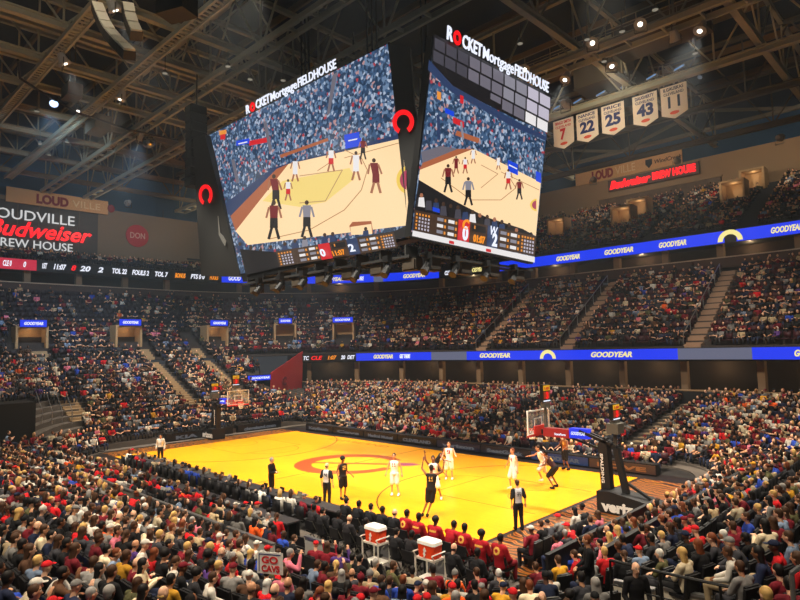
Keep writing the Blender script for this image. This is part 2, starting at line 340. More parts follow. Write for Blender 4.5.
def hand(g, el, wr, r=1., bend=.4, nrm=None):
    d = unit(wr-el); n = np.array(nrm if nrm is not None else (0, 0, -1.), float); n = n-d*(n@d)
    if np.linalg.norm(n) < .1: n = np.array((0, 1., 0))-d*d[1]
    n = unit(n); l = np.cross(d, n); c = wr+d*.05
    g.ell(c, (.042*r, .018*r, .055*r), 10, 6, ax=(l, n, d))
    for k, (o, L) in enumerate(((-.032, .062), (-.011, .075), (.011, .07), (.032, .055))):
        a = wr+d*.09+l*o; b = a+(d+n*bend*.5)*L*.5; e = b+(d*.8+n*bend*1.4)*L*.5
        g.tube(a-d*.02, b, .0105*r, .0098*r, 6, rnd=True); g.tube(b, e, .0098*r, .0085*r, 6, rnd=True)
    sgn = -1 if l[0]*el[0] > 0 else 1
    a = wr+d*.03+l*.03*sgn; b = a+(d*.6+l*.8*sgn+n*.2)*.035; g.tube(a, b, .013*r, .011*r, 6, rnd=True); g.tube(b, b+(d*.9+n*.4)*.028, .011*r, .0095*r, 6, rnd=True)
def headg(g, p, yaw=0., tilt=0., face=True):
    c = p['hea']; f = np.array((math.sin(yaw)*math.cos(tilt), math.cos(yaw)*math.cos(tilt), math.sin(tilt))); x = unit(np.cross(f, (0, 0, 1))); u = np.cross(x, f)
    g.ell(c+u*.015, (.076, .096, .105), 18, 14, ax=(x, f, u)); g.ell(c-u*.045+f*.02, (.056, .066, .078), 14, 10, ax=(x, f, u))
    g.tube(c+f*.095-u*.012, c+f*.108-u*.036, .010, .015, 8, rnd=True)
    for s in (-1, 1): g.ell(c+x*s*.078-u*.01, (.012, .02, .033), 8, 6, ax=(x, f, u))
    return c, x, f, u
def limb(g, p, inf=0., arms=1, legs=1, n=12, sl=1., short=1.):
    for s in 'LR':
        if arms:
            sh, el, wr = p['sh'+s], p['el'+s], p['wr'+s]
            g.tube(p['nec']*.75+sh*.25-(0, 0, .02), sh, .055+inf, .058+inf, n, rnd=True)
            if sl <= .5: g.tube(sh, sh+(el-sh)*sl*2, .056+inf, .048+inf*1.3, n, rnd=True)
            else:
                g.tube(sh, el, .056+inf, .042+inf, n, rnd=True); g.tube(el, el+(wr-el)*(sl-.5)*2, .043+inf, .028+inf, n, rnd=True)
        if legs:
            hi, kn, an = p['hi'+s], p['kn'+s], p['an'+s]
            g.tube(hi, hi+(kn-hi)*min(1, short*2), .085+inf, (.085+(.058-.085)*min(1, short*2))+inf*1.2, n, rnd=True)
            if short > .5: g.tube(kn, kn+(an-kn)*(short-.5)*2, .056+inf, .036+inf*1.3, n, rnd=True)
def foot(g, p, s, m=0, inf=0.):
    an = p['an'+s]; kn = p['kn'+s]; d = p.get('toe'+s); d = unit(d) if d is not None else np.array((0, 1., 0))
    u = unit(np.array((0, 0, 1.))-d*d[2]); x = np.cross(d, u)
    g.ell(an+d*.07-u*.045, (.045+inf, .125+inf, .042+inf), 12, 8, ax=(x, d, u)); g.tube(an, an-u*.05, .042+inf, .045+inf, 10, rnd=True)
def remesh(g, name, vox, mats, classify=None, dec=None):
    me = g.mesh('tmp', [None] if False else []); o = bpy.data.objects.new('tmp', me); COL.objects.link(o)
    me.validate()
    md = o.modifiers.new('r', 'REMESH'); md.mode = 'VOXEL'; md.voxel_size = vox; md.use_smooth_shade = True
    sm = o.modifiers.new('s', 'SMOOTH'); sm.factor = .5; sm.iterations = 2
    if dec: d = o.modifiers.new('d', 'DECIMATE'); d.ratio = dec
    dg = bpy.context.evaluated_depsgraph_get(); out = bpy.data.meshes.new_from_object(o.evaluated_get(dg))
    bpy.data.objects.remove(o); bpy.data.meshes.remove(me); out.name = name; out.materials.clear()
    for m_ in mats: out.materials.append(m_)
    n = len(out.polygons); idx = np.zeros(n, int)
    if classify:
        c = np.zeros(n*3); out.polygons.foreach_get('center', c); c = c.reshape(-1, 3); classify(c, idx)
    out.polygons.foreach_set('material_index', idx.tolist()); out.polygons.foreach_set('use_smooth', [True]*n); out.update(); return out
M_EYE = mat('eye_white', (235, 230, 222), .3); M_PUP = mat('eye_dark', (30, 20, 16), .3); M_LIP = mat('lips', (150, 78, 66), .5); M_BROW = mat('eyebrow', (48, 34, 26), .7)
M_SHOE = mat('shoe_dark', (28, 28, 30), .5); M_SHOEW = mat('shoe_white', (225, 225, 225), .5); M_PANT = mat('trousers_dark', (30, 32, 42), .85, noise=.15); M_GOLD = mat('gold_print', (214, 168, 70), .6)
def body_mesh(name, p, vox, yaw=0., tilt=0., handn=None, bend=.5, muscle=0.):
    g = G(); torso(g, p, -.012+muscle); limb(g, p, -.006+muscle); g.tube(p['nec']-(0, 0, .02), p['hea']-(0, .01, .04), .055, .052, 12, rnd=True)
    for s in 'LR': hand(g, p['el'+s], p['wr'+s], nrm=handn, bend=bend); foot(g, p, s, inf=-.01)
    c, x, f, u = headg(g, p, yaw, tilt)
    def cl(P, idx):
        for s in (-1, 1):
            e = c+f*.088+u*.012+x*s*.032; d = np.linalg.norm(P-e, axis=1); idx[d < .014] = 1; idx[d < .008] = 2
            b = (P-(c+f*.09+u*.036+x*s*.033)); idx[(abs(b@x) < .018) & (abs(b@u) < .006) & (abs(b@f) < .03)] = 4
        m_ = P-(c+f*.085-u*.068); idx[(abs(m_@x) < .024) & (abs(m_@u) < .008) & (abs(m_@f) < .03)] = 3
    return remesh(g, name, vox, [SKIN, M_EYE, M_PUP, M_LIP, M_BROW], cl)
DIG = {'0': '757', '1': '010', '2': '', }
FONT = {'0': ('111', '101', '101', '101', '111'), '1': ('010', '110', '010', '010', '111'), '2': ('111', '001', '111', '100', '111'), '3': ('111', '001', '111', '001', '111'), '4': ('101', '101', '111', '001', '001'),
        '5': ('111', '100', '111', '001', '111'), '7': ('111', '001', '010', '010', '010'), '9': ('111', '101', '111', '001', '111')}
def numcl(p, txt, back, w=.16, h=.17, m=1, front=False):
    pe, ch, ne = p['pel'], p['che'], p['nec']; c0 = ch*.85+ne*.15; up = unit(ne-ch); x = unit(p['shR']-p['shL']); f = np.cross(up, x)
    def cl(P, idx):
        r = P-c0; X = r@x; Z = r@up; Y = r@f
        sides = ([-1] if back else [])+([1] if front else [])
        for sd in sides:
            xx = X*(1 if sd < 0 else -1); ncol = 4*len(txt)-1
            for ci, ch_ in enumerate(txt):
                for r_ in range(5):
                    for q in range(3):
                        if FONT[ch_][r_][q] == '1':
                            x0 = -w/2+(ci*4+q)*w/ncol; z1 = h/2-r_*h/5
                            idx[(xx >= x0) & (xx < x0+w/ncol) & (Z <= z1) & (Z > z1-h/5) & (Y*sd > .02)] = m
    return cl
def top_mesh(name, p, vox, sl=1., inf=.016, hem=None, cl=None, mats=None, collar=False):
    g = G(); torso(g, p, inf, hem=hem)
    if sl > 0: limb(g, p, inf, legs=0, sl=sl)
    else:
        for s in 'LR': g.tube(p['nec']*.6+p['sh'+s]*.4-(0, 0, .03), p['sh'+s]*.8+p['nec']*.2-(0, 0, .03), .045+inf, .05+inf, 10, rnd=True)
    if collar: g.ell(p['nec']+(0, -.05, .01), (.10, .07, .05), 12, 8)
    return remesh(g, name, vox, mats or [CLOTH, M_GOLD], cl)
def bottom_mesh(name, p, vox, short=1., inf=.018):
    g = G(); pe, ch = p['pel'], p['che']; x = unit(p['hiR']-p['hiL'])
    g.loft([(pe-(ch-pe)*.3, .09+inf, .07+inf), (pe-(ch-pe)*.1, .15+inf, .115+inf), (pe+(ch-pe)*.12, .15+inf, .112+inf), (pe+(ch-pe)*.2, .12, .09)], 16, x=x)
    limb(g, p, inf, arms=0, short=short); return remesh(g, name, vox, [CLOTH, M_GOLD])
def shoes_mesh(name, p, vox=.012):
    g = G()
    for s in 'LR': foot(g, p, s, inf=.006)
    return remesh(g, name, vox, [CLOTH])
def hair_mesh(name, p, style, vox=.012, yaw=0., tilt=0.):
    g = G(); c = p['hea']; f = np.array((math.sin(yaw)*math.cos(tilt), math.cos(yaw)*math.cos(tilt), math.sin(tilt))); x = unit(np.cross(f, (0, 0, 1))); u = np.cross(x, f); ax = (x, f, u)
    if style == 'short': g.ell(c+u*.035-f*.014, (.084, .098, .098), 16, 12, ax=ax, hi=.62); g.ell(c-f*.035-u*.01, (.076, .07, .085), 14, 10, ax=ax)
    if style == 'bald': g.ell(c-f*.045-u*.03, (.078, .055, .04), 14, 8, ax=ax)
    if style == 'long':
        g.ell(c+u*.032-f*.02, (.092, .104, .104), 16, 12, ax=ax, hi=.62); g.loft([(c-f*.03+u*.02, .09, .075), (c-f*.055-u*.09, .10, .06), (c-f*.085-u*.2, .105, .045), (c-f*.10-u*.30, .07, .025)], 14, x=x)
    if style == 'tail':
        g.ell(c+u*.032-f*.016, (.087, .10, .10), 16, 12, ax=ax, hi=.64); g.tube(c-f*.1+u*.03, c-f*.15-u*.05, .025, .035, 10, rnd=True); g.tube(c-f*.15-u*.05, c-f*.13-u*.19, .035, .014, 10, rnd=True)
    if style == 'afro': g.ell(c+u*.045-f*.02, (.112, .118, .108), 18, 14, ax=ax)
    if style == 'cap': g.ell(c+u*.04, (.09, .106, .088), 18, 10, ax=ax, hi=.56); g.ell(c+f*.13+u*.035, (.065, .065, .012), 14, 6, ax=ax)
    if style == 'beanie': g.ell(c+u*.035-f*.005, (.092, .108, .115), 16, 10, ax=ax, hi=.6); g.ell(c+u*.155, (.025, .025, .025), 8, 6)
    return remesh(g, name, vox, [CLOTH if style in ('cap', 'beanie') else HAIRM])
HAIRC = {'black': (24, 20, 20), 'brown': (70, 46, 30), 'blond': (206, 166, 100), 'grey': (150, 146, 142), 'auburn': (120, 62, 34), 'white': (215, 212, 205)}
SKINC = {'fair': (232, 182, 150), 'tan': (204, 150, 116), 'brown': (132, 86, 60), 'dark': (84, 54, 40)}
def link(name, me, color, parent=None, loc=None, rz=0, s=1.):
    o = bpy.data.objects.new(name, me); COL.objects.link(o); o.color = color
    if parent is not None: o.parent = parent
    if loc is not None: o.location = loc
    if rz: o.rotation_euler = (0, 0, rz)
    if s != 1.: o.scale = (s, s, s)
    return o
def facing(dx, dy): return math.atan2(dy, dx)-math.pi/2
def person(p, loc, rz, label, cat='person', group=None, top=None, sl=1., topc=(40, 40, 44), bot=(30, 32, 40), short=1., shoe=(30, 30, 32), skin='tan', hair='short', hairc='black', s=1., yaw=0., tilt=0.,
           num=None, vox=.011, handn=None, bend=.5, hem=None, tops='shirt', bots='trousers', inf=.016, front=False, numm=None, binf=.018, bodytop=None):
    b = link('person', body_mesh('person_body', p, vox, yaw, tilt, handn, bend), lin(SKINC[skin]), None, loc, rz, s); tag(b, label, cat, group)
    cl = numcl(p, num, True, front=front) if num and num in ('11',) or (num and num.isdigit()) else None
    if num == 'ring':
        c0 = p['che']*.7+p['nec']*.3; x = unit(p['shR']-p['shL']); up = unit(p['nec']-p['che'])
        def cl(P, idx):
            r = P-c0; X, Z = r@x, r@up; d = np.hypot(X, Z); idx[(d < .1) & (d > .045) & (r@np.cross(up, x) < 0)] = 1
    if num == 'bar':
        c0 = p['che']*.45+p['nec']*.55; x = unit(p['shR']-p['shL']); up = unit(p['nec']-p['che'])
        def cl(P, idx):
            r = P-c0; X, Z = r@x, r@up; idx[(abs(X) < .12) & (abs(Z) < .03) & (r@np.cross(up, x) < 0)] = 1
    if num == 'ref':
        def cl(P, idx):
            x = unit(p['shR']-p['shL']); r = P-p['che']; X = abs(r@x); idx[(X < .13)] = 1
            n1 = numcl(p, '34' if bodytop is None else bodytop, True, w=.14, h=.14, m=2); n1(P, idx)
    mats = [CLOTH, numm or M_GOLD, M_DARK]
    link(tops, top_mesh('top', p, vox, sl, inf, hem, cl, mats), lin(topc), b); link(bots, bottom_mesh('bottom', p, vox, short, binf), lin(bot), b)
    link('shoes', shoes_mesh('shoes', p), lin(shoe), b)
    if hair: link('cap' if hair in ('cap', 'beanie') else 'hair', hair_mesh('hair', p, hair, .011, yaw, tilt), lin(HAIRC.get(hairc, hairc) if isinstance(hairc, str) else hairc), b)
    return b
# ------------------------------------------------------------------ ribbons, signs
def sta_at(px, rho, z, lo=I_FR, hi=NS):
    best = None
    for s in np.linspace(lo, hi, 900):
        p, n, ph = ringxy(s, rho); q = proj((p[0], p[1], z))
        if q[2] > 1 and (best is None or abs(q[0]-px) < best[0]): best = (abs(q[0]-px), s)
    return best[1]
def arcband(g, r0, r1, z0, z1, s0, s1, m=0, step=.5):
    n = max(1, int(abs(s1-s0)/step)); vs = []
    for i in range(n+1):
        (a, nn, _), (b, _, _) = ringxy(s0+(s1-s0)*i/n, r0), ringxy(s0+(s1-s0)*i/n, r1)
        vs += [(a[0], a[1], z0), (a[0], a[1], z1), (b[0], b[1], z1), (b[0], b[1], z0)]
    fs = [(0, 1, 2, 3), (n*4, n*4+3, n*4+2, n*4+1)]+[(i*4+k, i*4+(k+1) % 4, i*4+(k+1) % 4+4, i*4+k+4) for i in range(n) for k in range(4)]
    g.add(vs, fs, m)
def ring_text(txt, px0, px1, rho, zb, h, m, g, z=None, shear=.25, bold=.03):
    """letters set one by one along the curved board between two picture columns"""
    s0, s1 = sta_at(px0, rho, zb), sta_at(px1, rho, zb); p0, n0, _ = ringxy(s0, rho); p1, n1, _ = ringxy(s1, rho)
    x = np.array((p1[0]-p0[0], p1[1]-p0[1], 0)); pm, nm, _ = ringxy((s0+s1)/2, rho); mid = (p0+p1)/2; sag = max(0, (pm-mid)@nm)
    o = np.array((p0[0], p0[1], zb))-np.array((nm[0], nm[1], 0))*(.06)
    text_g(txt, o, x, (0, 0, 1), h, np.linalg.norm(x), .05, m, bold, shear, g)
def wingfoot(g, px, rho, zb, w, h, m=0):
    s = sta_at(px, rho, zb); p, n, _ = ringxy(s, rho); x = np.array((n[1], -n[0], 0)); o = np.array((p[0], p[1], zb))-np.array((n[0], n[1], 0))*.08
    for k in range(10):
        a, b = math.pi*k/10, math.pi*(k+1)/10; f = lambda t, r: o+x*w*math.cos(t)*r+np.array((0, 0, h*math.sin(t)*r))
        g.prism([f(a, 1), f(b, 1), f(b, .6), f(a, .6)], np.array((-n[0], -n[1], 0))*.04, m)
RB, ZB0, ZB1 = 15.8, 5.55, 6.4
def ribbon(name, segs, texts, label, rho, z0, z1, txth, group=None, feet=(), frame=True, fx=None):
    s0 = sta_at(segs[0][0], rho, z0); s1 = sta_at(segs[-1][1], rho, z0); lo, hi = min(s0, s1), max(s0, s1)
    p, n, _ = ringxy((lo+hi)/2, rho); r = root(name, (0, 0, 0), label, 'sign', group)
    g = G(); arcband(g, rho+.04, rho+.3, z0-.05, z1+.05, lo, hi); g.obj('housing', M_BLACK, r)
    g = G(); MM = [M_BLUE, M_LEDG, M_LEDK, M_LEDP]
    for a, b, m in segs: arcband(g, rho, rho+.05, z0, z1, sta_at(a, rho, z0), sta_at(b, rho, z0), m)
    g.obj('display', MM, r)
    if texts:
        TM = [M_LEDY, M_LEDW, M_LEDR, M_LEDO, M_LEDK]
        for t, a, b, m in texts: g = G(); ring_text(t, a, b, rho, z0+(z1-z0)*.27, txth, m, g); g.obj('lettering', TM, r)
        for px in feet: g = G(); wingfoot(g, px, rho, z0+.1, (z1-z0)*.95, (z1-z0)*.95, 0); g.obj('arch_emblem', TM, r)
    return r
ribbon('ribbon_board', [(302, 356, 2), (356, 431, 0), (431, 467, 1)], [('TC', 303, 309, 1), ('CLE', 311, 322, 2), ('1:07', 328, 337, 3), ('20', 341, 345, 1), ('DET', 348, 355, 1), ('GOODYEAR', 374, 393, 0), ('GET THERE', 400, 411, 1)],
       'blue lighted ribbon board with a small score box, beside the red tunnel wall', RB, ZB0, ZB1, .42)
ribbon('ribbon_board', [(467, 678, 0), (678, 753, 1)], [('GOODYEAR', 480, 511, 0), ('GOODYEAR', 592, 632, 0)],
       'blue lighted ribbon board with two tyre-maker names and an arch mark, along the far suites', RB, ZB0, ZB1, .42, feet=(548,))
ribbon('ribbon_board', [(753, 815, 0)], [('GOODYEAR', 796, 838, 0)], 'short blue lighted ribbon board cut by the picture edge, along the far suites', RB, ZB0, ZB1, .42)
RU, ZU0, ZU1 = 27.45, 15.85, 16.95
ribbon('ribbon_board', [(-10, 36, 3), (36, 222, 2), (222, 262, 0)], [('CLE 0', 3, 12, 1), ('0', 23, 26, 1), ('1ST', 42, 47, 1), ('11:07', 53, 66, 1), ('8', 71, 76, 2), ('20', 80, 90, 1), ('2', 97, 103, 1), ('TOL 22', 112, 126, 1), ('FOULS 2', 132, 149, 1),
       ('TOL 7', 155, 168, 1), ('BONUS', 174, 186, 3), ('PTS 0 0', 190, 205, 1), ('FOULS', 209, 219, 3), ('GOOD', 228, 240, 1)],
       'long dark score ribbon board with a crimson block, under the brew house sign wall', RU, ZU0, ZU1, .55)
ribbon('ribbon_board', [(300, 373, 0), (373, 383, 1), (383, 439, 0), (439, 500, 2)], [('GOODYEAR', 319, 343, 0), ('GET THERE', 353, 364, 1), ('GOODYEAR', 403, 425, 0), ('CLE 0  DET 2', 445, 462, 1), ('GOODYEAR', 468, 486, 0)],
       'blue lighted ribbon board on the upper deck, glimpsed below the hanging scoreboard', RU, ZU0, ZU1, .5)
ribbon('ribbon_board', [(500, 724, 0), (724, 736, 2), (736, 812, 0)], [('GOODYEAR', 557, 580, 0), ('GOODYEAR', 605, 634, 0), ('GOODYEAR', 659, 687, 0), ('GOODYEAR', 771, 803, 0)],
       'long blue lighted ribbon board on the upper deck, right of the hanging scoreboard', RU, ZU0, ZU1, .5, feet=(730,))
# portals with small lighted signs (vomitories)
M_PORT = mat('portal_wall', (186, 150, 108), .8, noise=.06)
PORT = []
def plamp(c, e):
    l = bpy.data.lights.new('portal_lamp', 'POINT'); l.energy = e; l.color = (1, .78, .5); l.shadow_soft_size = .1; lo = bpy.data.objects.new('portal_lamp', l); COL.objects.link(lo); lo.location = c
def portal(px, y_or_x, axis, lblp, lbls, signw=2.1, h=2.1, z=None, w=2.2, depth=1.6, sgn=True, txt='GOODYEAR'):
    """opening box: floor, two cheeks, roof slab, back wall"""
    P = onX(px, y_or_x) if axis == 'x' else onY(px, y_or_x); z = P[2] if z is None else z
    n = np.array((-1., 0, 0)) if axis == 'x' else np.array((0, 1., 0)); t = np.array((n[1], -n[0], 0)); o = np.array((P[0], P[1], z))
    PORT.append((o+n*depth/2, 1.75))
    g = G(); ax = (t, n, (0, 0, 1))
    for s in (-1, 1): g.box(o+t*s*(w/2+.1)+n*depth/2+(0, 0, h/2), (.2, depth, h), ax)
    g.box(o+n*depth/2+(0, 0, h+.1), (w+.4, depth, .2), ax); g.box(o+n*depth+(0, 0, h/2), (w, .1, h), ax); struct(g.obj('wall_portal', M_PORT)); plamp(o+n*depth*.5+(0, 0, h-.3), 12)
    if sgn:
        so = o-n*.25+(0, 0, h+.45); r = root('portal_sign', so, lbls, 'sign')
        g = G(); g.box((0, .06, 0), (signw+.1, .1, .72), ((t[0], t[1], 0), (n[0], n[1], 0), (0, 0, 1))); g.obj('housing', M_BLACK, r)
        g = G(); g.box(-n*.02, (signw, .08, .62), ax); g.obj('display', M_BLUE, r)
        text_g(txt, -t*signw*.36-n*.1-(0, 0, .13), t, (0, 0, 1), .26, signw*.72, .04, 0, .03, .2).obj('lettering', M_LEDW, r)
for px, ls in (((32, 352), 'leftmost of the small blue lighted signs over the left-end stair openings'), ((129, 348), 'small blue lighted sign over the stair opening right of the leftmost one'),
               ((218, 346), 'small blue lighted sign over the stair opening just left of the scoreboard foot')):
    portal(px, -33.2, 'x', None, ls)
def free_sign(px0, px1, plane, axis, label, h=.6, txt='GOODYEAR'):
    a = (onX if axis == 'x' else onY)(px0, plane); b = (onX if axis == 'x' else onY)(px1, plane); b[2] = a[2]; t = unit(b-a); n = np.array((-t[1], t[0], 0)); L = np.linalg.norm(b-a)
    c = (a+b)/2; r = root('portal_sign', c, label, 'sign'); g = G(); g.box(n*.08, (L+.12, .12, h+.14), (t, n, (0, 0, 1))); g.bar(n*.1+(0, 0, h/2), n*.1+(0, 0, h/2+.6), .08); g.obj('housing', M_BLACK, r)
    g = G(); g.box((0, 0, 0), (L, .08, h), (t, n, (0, 0, 1))); g.obj('display', M_BLUE, r)
    text_g(txt, -t*L*.38-n*.06-(0, 0, h*.2), t, (0, 0, 1), h*.42, L*.76, .04, 0, .03, .2).obj('lettering', M_LEDW, r)
# corner portals: lit openings in the middle deck at the far-left corner
for px, zz in (((284, 338), 8.9), ((344, 336), 8.9)):
    s = sta_at(px[0], 19, zz); p, n, ph = ringxy(s, 18.2); t = np.array((n[1], -n[0], 0)); n3 = np.array((n[0], n[1], 0)); o = np.array((p[0], p[1], 7.8)); PORT.append((o+n3*.8, 1.75)); g = G(); ax = (t, n3, (0, 0, 1))
    for sd in (-1, 1): g.box(o+t*sd*1.2+n3*.8+(0, 0, 1.05), (.2, 1.6, 2.1), ax)
    g.box(o+n3*.8+(0, 0, 2.2), (2.6, 1.6, .2), ax); g.box(o+n3*1.6+(0, 0, 1.05), (2.2, .1, 2.1), ax); struct(g.obj('wall_portal', M_PORT))
    so = o-n3*.2+(0, 0, 2.6); r = root('portal_sign', so, 'small blue lighted corner sign '+('between the scoreboard foot and the red tunnel wall' if px[0] < 300 else 'above the left end of the middle ribbon board'), 'sign')
    w = 1.5 if px[0] < 300 else 2.4
    g = G(); g.box(n3*.06, (w+.12, .1, .72), ax); g.obj('housing', M_BLACK, r); g = G(); g.box(-n3*.02, (w, .08, .6), ax); g.obj('display', M_BLUE, r)
    text_g('GOODYEAR', -t*w*.38-n3*.1-(0, 0, .12), t, (0, 0, 1), .24, w*.76, .04, 0, .03, .2).obj('lettering', M_LEDW, r)
# upper-deck lit openings on the far side (standing on the upper terraces)
for px, yy in (((734, 222), 44), ((754, 214), 47), ((638, 232), 44), ((622, 240), 42), ((556, 240), 42)):
    P = onY(px, yy); z = zup(P[1]-8, 90)+.05; g = G(); o = np.array((P[0], P[1], z)); PORT.append((o+(0, .9, 0), 1.75))
    for sd in (-1, 1): g.box(o+(sd*1.1, .9, 1.1), (.2, 1.8, 2.2))
    g.box(o+(0, .9, 2.3), (2.4, 1.8, .2)); g.box(o+(0, 1.8, 1.1), (2.2, .1, 2.2)); struct(g.obj('wall_portal', M_PORT))
    l = bpy.data.lights.new('portal_lamp', 'POINT'); l.energy = 14; l.color = (1, .75, .45); l.shadow_soft_size = .12; lo = bpy.data.objects.new('portal_lamp', l); COL.objects.link(lo); lo.location = o+(0, .9, 1.9)
# warm lit openings at the back of the far suites
for s in np.arange(I_FR+5, iE-1, 2.5):
    for (rho, z, e) in ((18.4, 4.9, 60), (29.4, 15.4, 70)):
        if rho > 20 and int(s*2) % 2: continue
        p, n, ph = ringxy(s+.9, rho); l = bpy.data.lights.new('suite_lamp', 'POINT'); l.energy = e; l.color = (1, .68, .36); l.shadow_soft_size = .1; lo = bpy.data.objects.new('suite_lamp', l); COL.objects.link(lo); lo.location = (p[0], p[1], z)
# left tunnel: mouth shade painted as a black box, blue sign, red wall
g = G(); a, b = onX((247, 403), -25.2), onX((273, 400), -25.2); g.b2((-25.4, a[1], a[2]-1), (-27.5, b[1], onX((260, 381), -25.2)[2])); struct(g.obj('wall_tunnel_shade', mat('tunnel_shade', (10, 10, 11), .9)))
free_sign((248, 378.5), (272, 378.5), -25.1, 'x', 'blue lighted sign above the black tunnel mouth beside the red wall', h=.5)
q = [onplane(p, (-25, 11, 2), (-.9, -.45, 0)) for p in ((271, 402), (302, 388), (303, 351), (271, 373))]
g = G(); g.prism(q, np.array((-.3, .12, 0)), 0); rw = struct(g.obj('wall_tunnel_red', M_REDW))
x = unit(q[1]-q[0]); g = text_g('C', q[0]*.62+q[2]*.38-x*.5+np.array((.1, -.06, -.3)), (x[0], x[1], 0), (0, 0, 1), .8, 1.0, .05, bold=.06); struct(g.obj('trim_wall_letter', M_MAROON))
# left end wall signs
XL = -50.15
M_NEONR = mat('neon_red', (255, 18, 30), .4, emit=1.6); M_SIGNW = mat('sign_white', (235, 238, 240), .4, emit=.75); M_TANP = mat('tan_banner', (206, 158, 108), .7, noise=.05)
r = root('brew_house_sign', onX((48, 232), XL), 'large wall sign in white and red lighted letters, at the left picture edge', 'sign')
base = np.array(r.location)
def onsign(px): return onX(px, XL)-base
g = G(); a, b = onsign((-30, 252)), onsign((98, 214)); g.b2((-.05, a[1], onsign((60, 254))[2]), (.05, b[1], onsign((60, 207))[2])); g.obj('backing', mat('sign_backing', (70, 66, 62), .6), r)
g = G()
for k in range(1, 6): z = a[2]+(b[2]-a[2])*0; y = a[1]+(b[1]-a[1])*k/6; g.b2((.05, y-.05, onsign((60, 254))[2]), (.12, y+.05, onsign((60, 207))[2]))
g.obj('backing_grid', M_STEEL2, r)
def wt(txt, p0, p1, h, **k):
    a, b = onsign(p0), onsign(p1); b[2] = a[2]; a[0] = .15; b[0] = .15; return text_g(txt, a, b-a, (0, 0, 1), h, np.linalg.norm(b-a), .12, 0, **k)
wt('LOUDVILLE', (-13, 216), (74, 222), 1.15, bold=.0).obj('lettering_top', M_SIGNW, r)
wt('Budweiser', (-14, 233), (91, 241), 1.75, bold=.018, shear=.35).obj('lettering_script', M_NEONR, r)
wt('BREW HOUSE', (-8, 245), (72, 253), .95, bold=.0).obj('lettering_bottom', M_SIGNW, r)
r = root('tan_banner', onX((50, 200), XL+.6), 'faint tan banner with dark lettering above the brew house sign', 'banner'); base = np.array(r.location)
a, b = onX((6, 193), XL+.6)-base, onX((108, 201), XL+.6)-base; g = G(); g.b2((-.08, a[1], -.85), (.08, b[1], .85)); g.obj('panel', M_TANP, r)
text_g('LOUD', (.1, a[1]+3, -.55), (0, 1, 0), (0, 0, 1), 1.0, 3.4, .05, bold=.05).obj('lettering', M_MAROON, r)
text_g('VILLE', (.1, a[1]+6.8, -.45), (0, 1, 0), (0, 0, 1), .8, 3.2, .05, bold=.01).obj('lettering_thin', mat('tan_ink', (225, 196, 150), .7), r)
g = G(); g.ell((.1, a[1]+11.3, 0), (.06, .45, .5), 12, 8); g.obj('emblem', M_MAROON, r)
c = onX((137, 236), XL)+(.12, 0, 0); r = root('round_wall_sign', c, 'round dull red wall sign with pale letters on the left tan wall', 'sign')
g = G(); g.tube((-.1, 0, 0), (.05, 0, 0), 1.45, 1.45, 32); g.obj('disc', mat('disc_red', (176, 34, 44), .6), r)
text_g('DON', (.07, -.95, -.35), (0, 1, 0), (0, 0, 1), .75, 1.9, .05, bold=.01).obj('lettering', mat('disc_ink', (215, 175, 165), .6), r)
# seating block seen on the left wall's return
g = G()
for k in range(9): g.b2((-50-.7*k, 14.0, 19.3+.45*k), (-49.3-.7*k, 21, 19.5+.45*k))
struct(g.obj('floor_side_terraces', M_DARK))
# far wall signs
r = root('tan_banner', onY((629, 169), 49.6), 'wide tan banner with dark and thin letters on top of the far wall', 'banner'); base = np.array(r.location)
a, b = onY((576, 185), 49.6)-base, onY((682, 153), 49.6)-base; g = G(); g.b2((a[0], -.08, -.75), (b[0], .08, 1.35)); g.obj('panel', M_TANP, r)
t0 = a[0]+2.4; text_g('LOUD', (t0, -.1, -.45), (1, 0, 0), (0, 0, 1), 1.1, 2.9, .05, bold=.05).obj('lettering', M_MAROON, r)
text_g('VILLE', (t0+3.2, -.1, -.35), (1, 0, 0), (0, 0, 1), 1.0, 2.6, .05).obj('lettering_thin', mat('tan_ink', (0, 0, 0)), r)
g = G(); g.prism([(t0+7.1, -.1, .6), (t0+7.9, -.1, .6), (t0+7.9, -.1, 0), (t0+7.5, -.1, -.5), (t0+7.1, -.1, 0)], (0, -.06, 0)); g.obj('emblem', M_DARK, r)
text_g('WindCreek', (t0+8.2, -.1, -.1), (1, 0, 0), (0, 0, 1), .5, 3.2, .05, shear=.2).obj('lettering_small', M_DARK, r)
r = root('red_neon_sign', onY((653, 178), 49.0), 'red glowing script sign beneath the tan banner on the far wall', 'sign'); base = np.array(r.location)
a, b = onY((610, 188), 49)-base, onY((696, 170), 49)-base; g = G(); g.b2((a[0]-.3, .1, -.55), (b[0]+.3, .3, .9)); g.obj('backing', mat('sign_backing', (1, 1, 1)), r)
text_g('Budweiser', (a[0], -.02, -.3), (1, 0, 0), (0, 0, 1), .95, (b[0]-a[0])*.5, .1, bold=.05, shear=.35).obj('lettering_script', M_NEONR, r)
text_g('BREW HOUSE', (a[0]+(b[0]-a[0])*.52, -.02, -.2), (1, 0, 0), (0, 0, 1), .85, (b[0]-a[0])*.48, .1, bold=.05).obj('lettering', M_NEONR, r)
g = G(); a, b = onY((600, 208), 49.95), onY((722, 190), 49.95); g.b2((a[0], 49.7, a[2]-.9), (b[0], 50.05, a[2]+1.0)); struct(g.obj('window_party_deck', mat('deck_opening', (96, 76, 60), .7, noise=.5, nscale=1.5)))
g = G(); g.b2((a[0]-.2, 49.5, a[2]-1.05), (b[0]+.2, 49.75, a[2]-.85)); g.b2((a[0]-.2, 49.5, a[2]+.95), (b[0]+.2, 49.75, a[2]+1.15)); struct(g.obj('trim_party_deck', M_TAN))
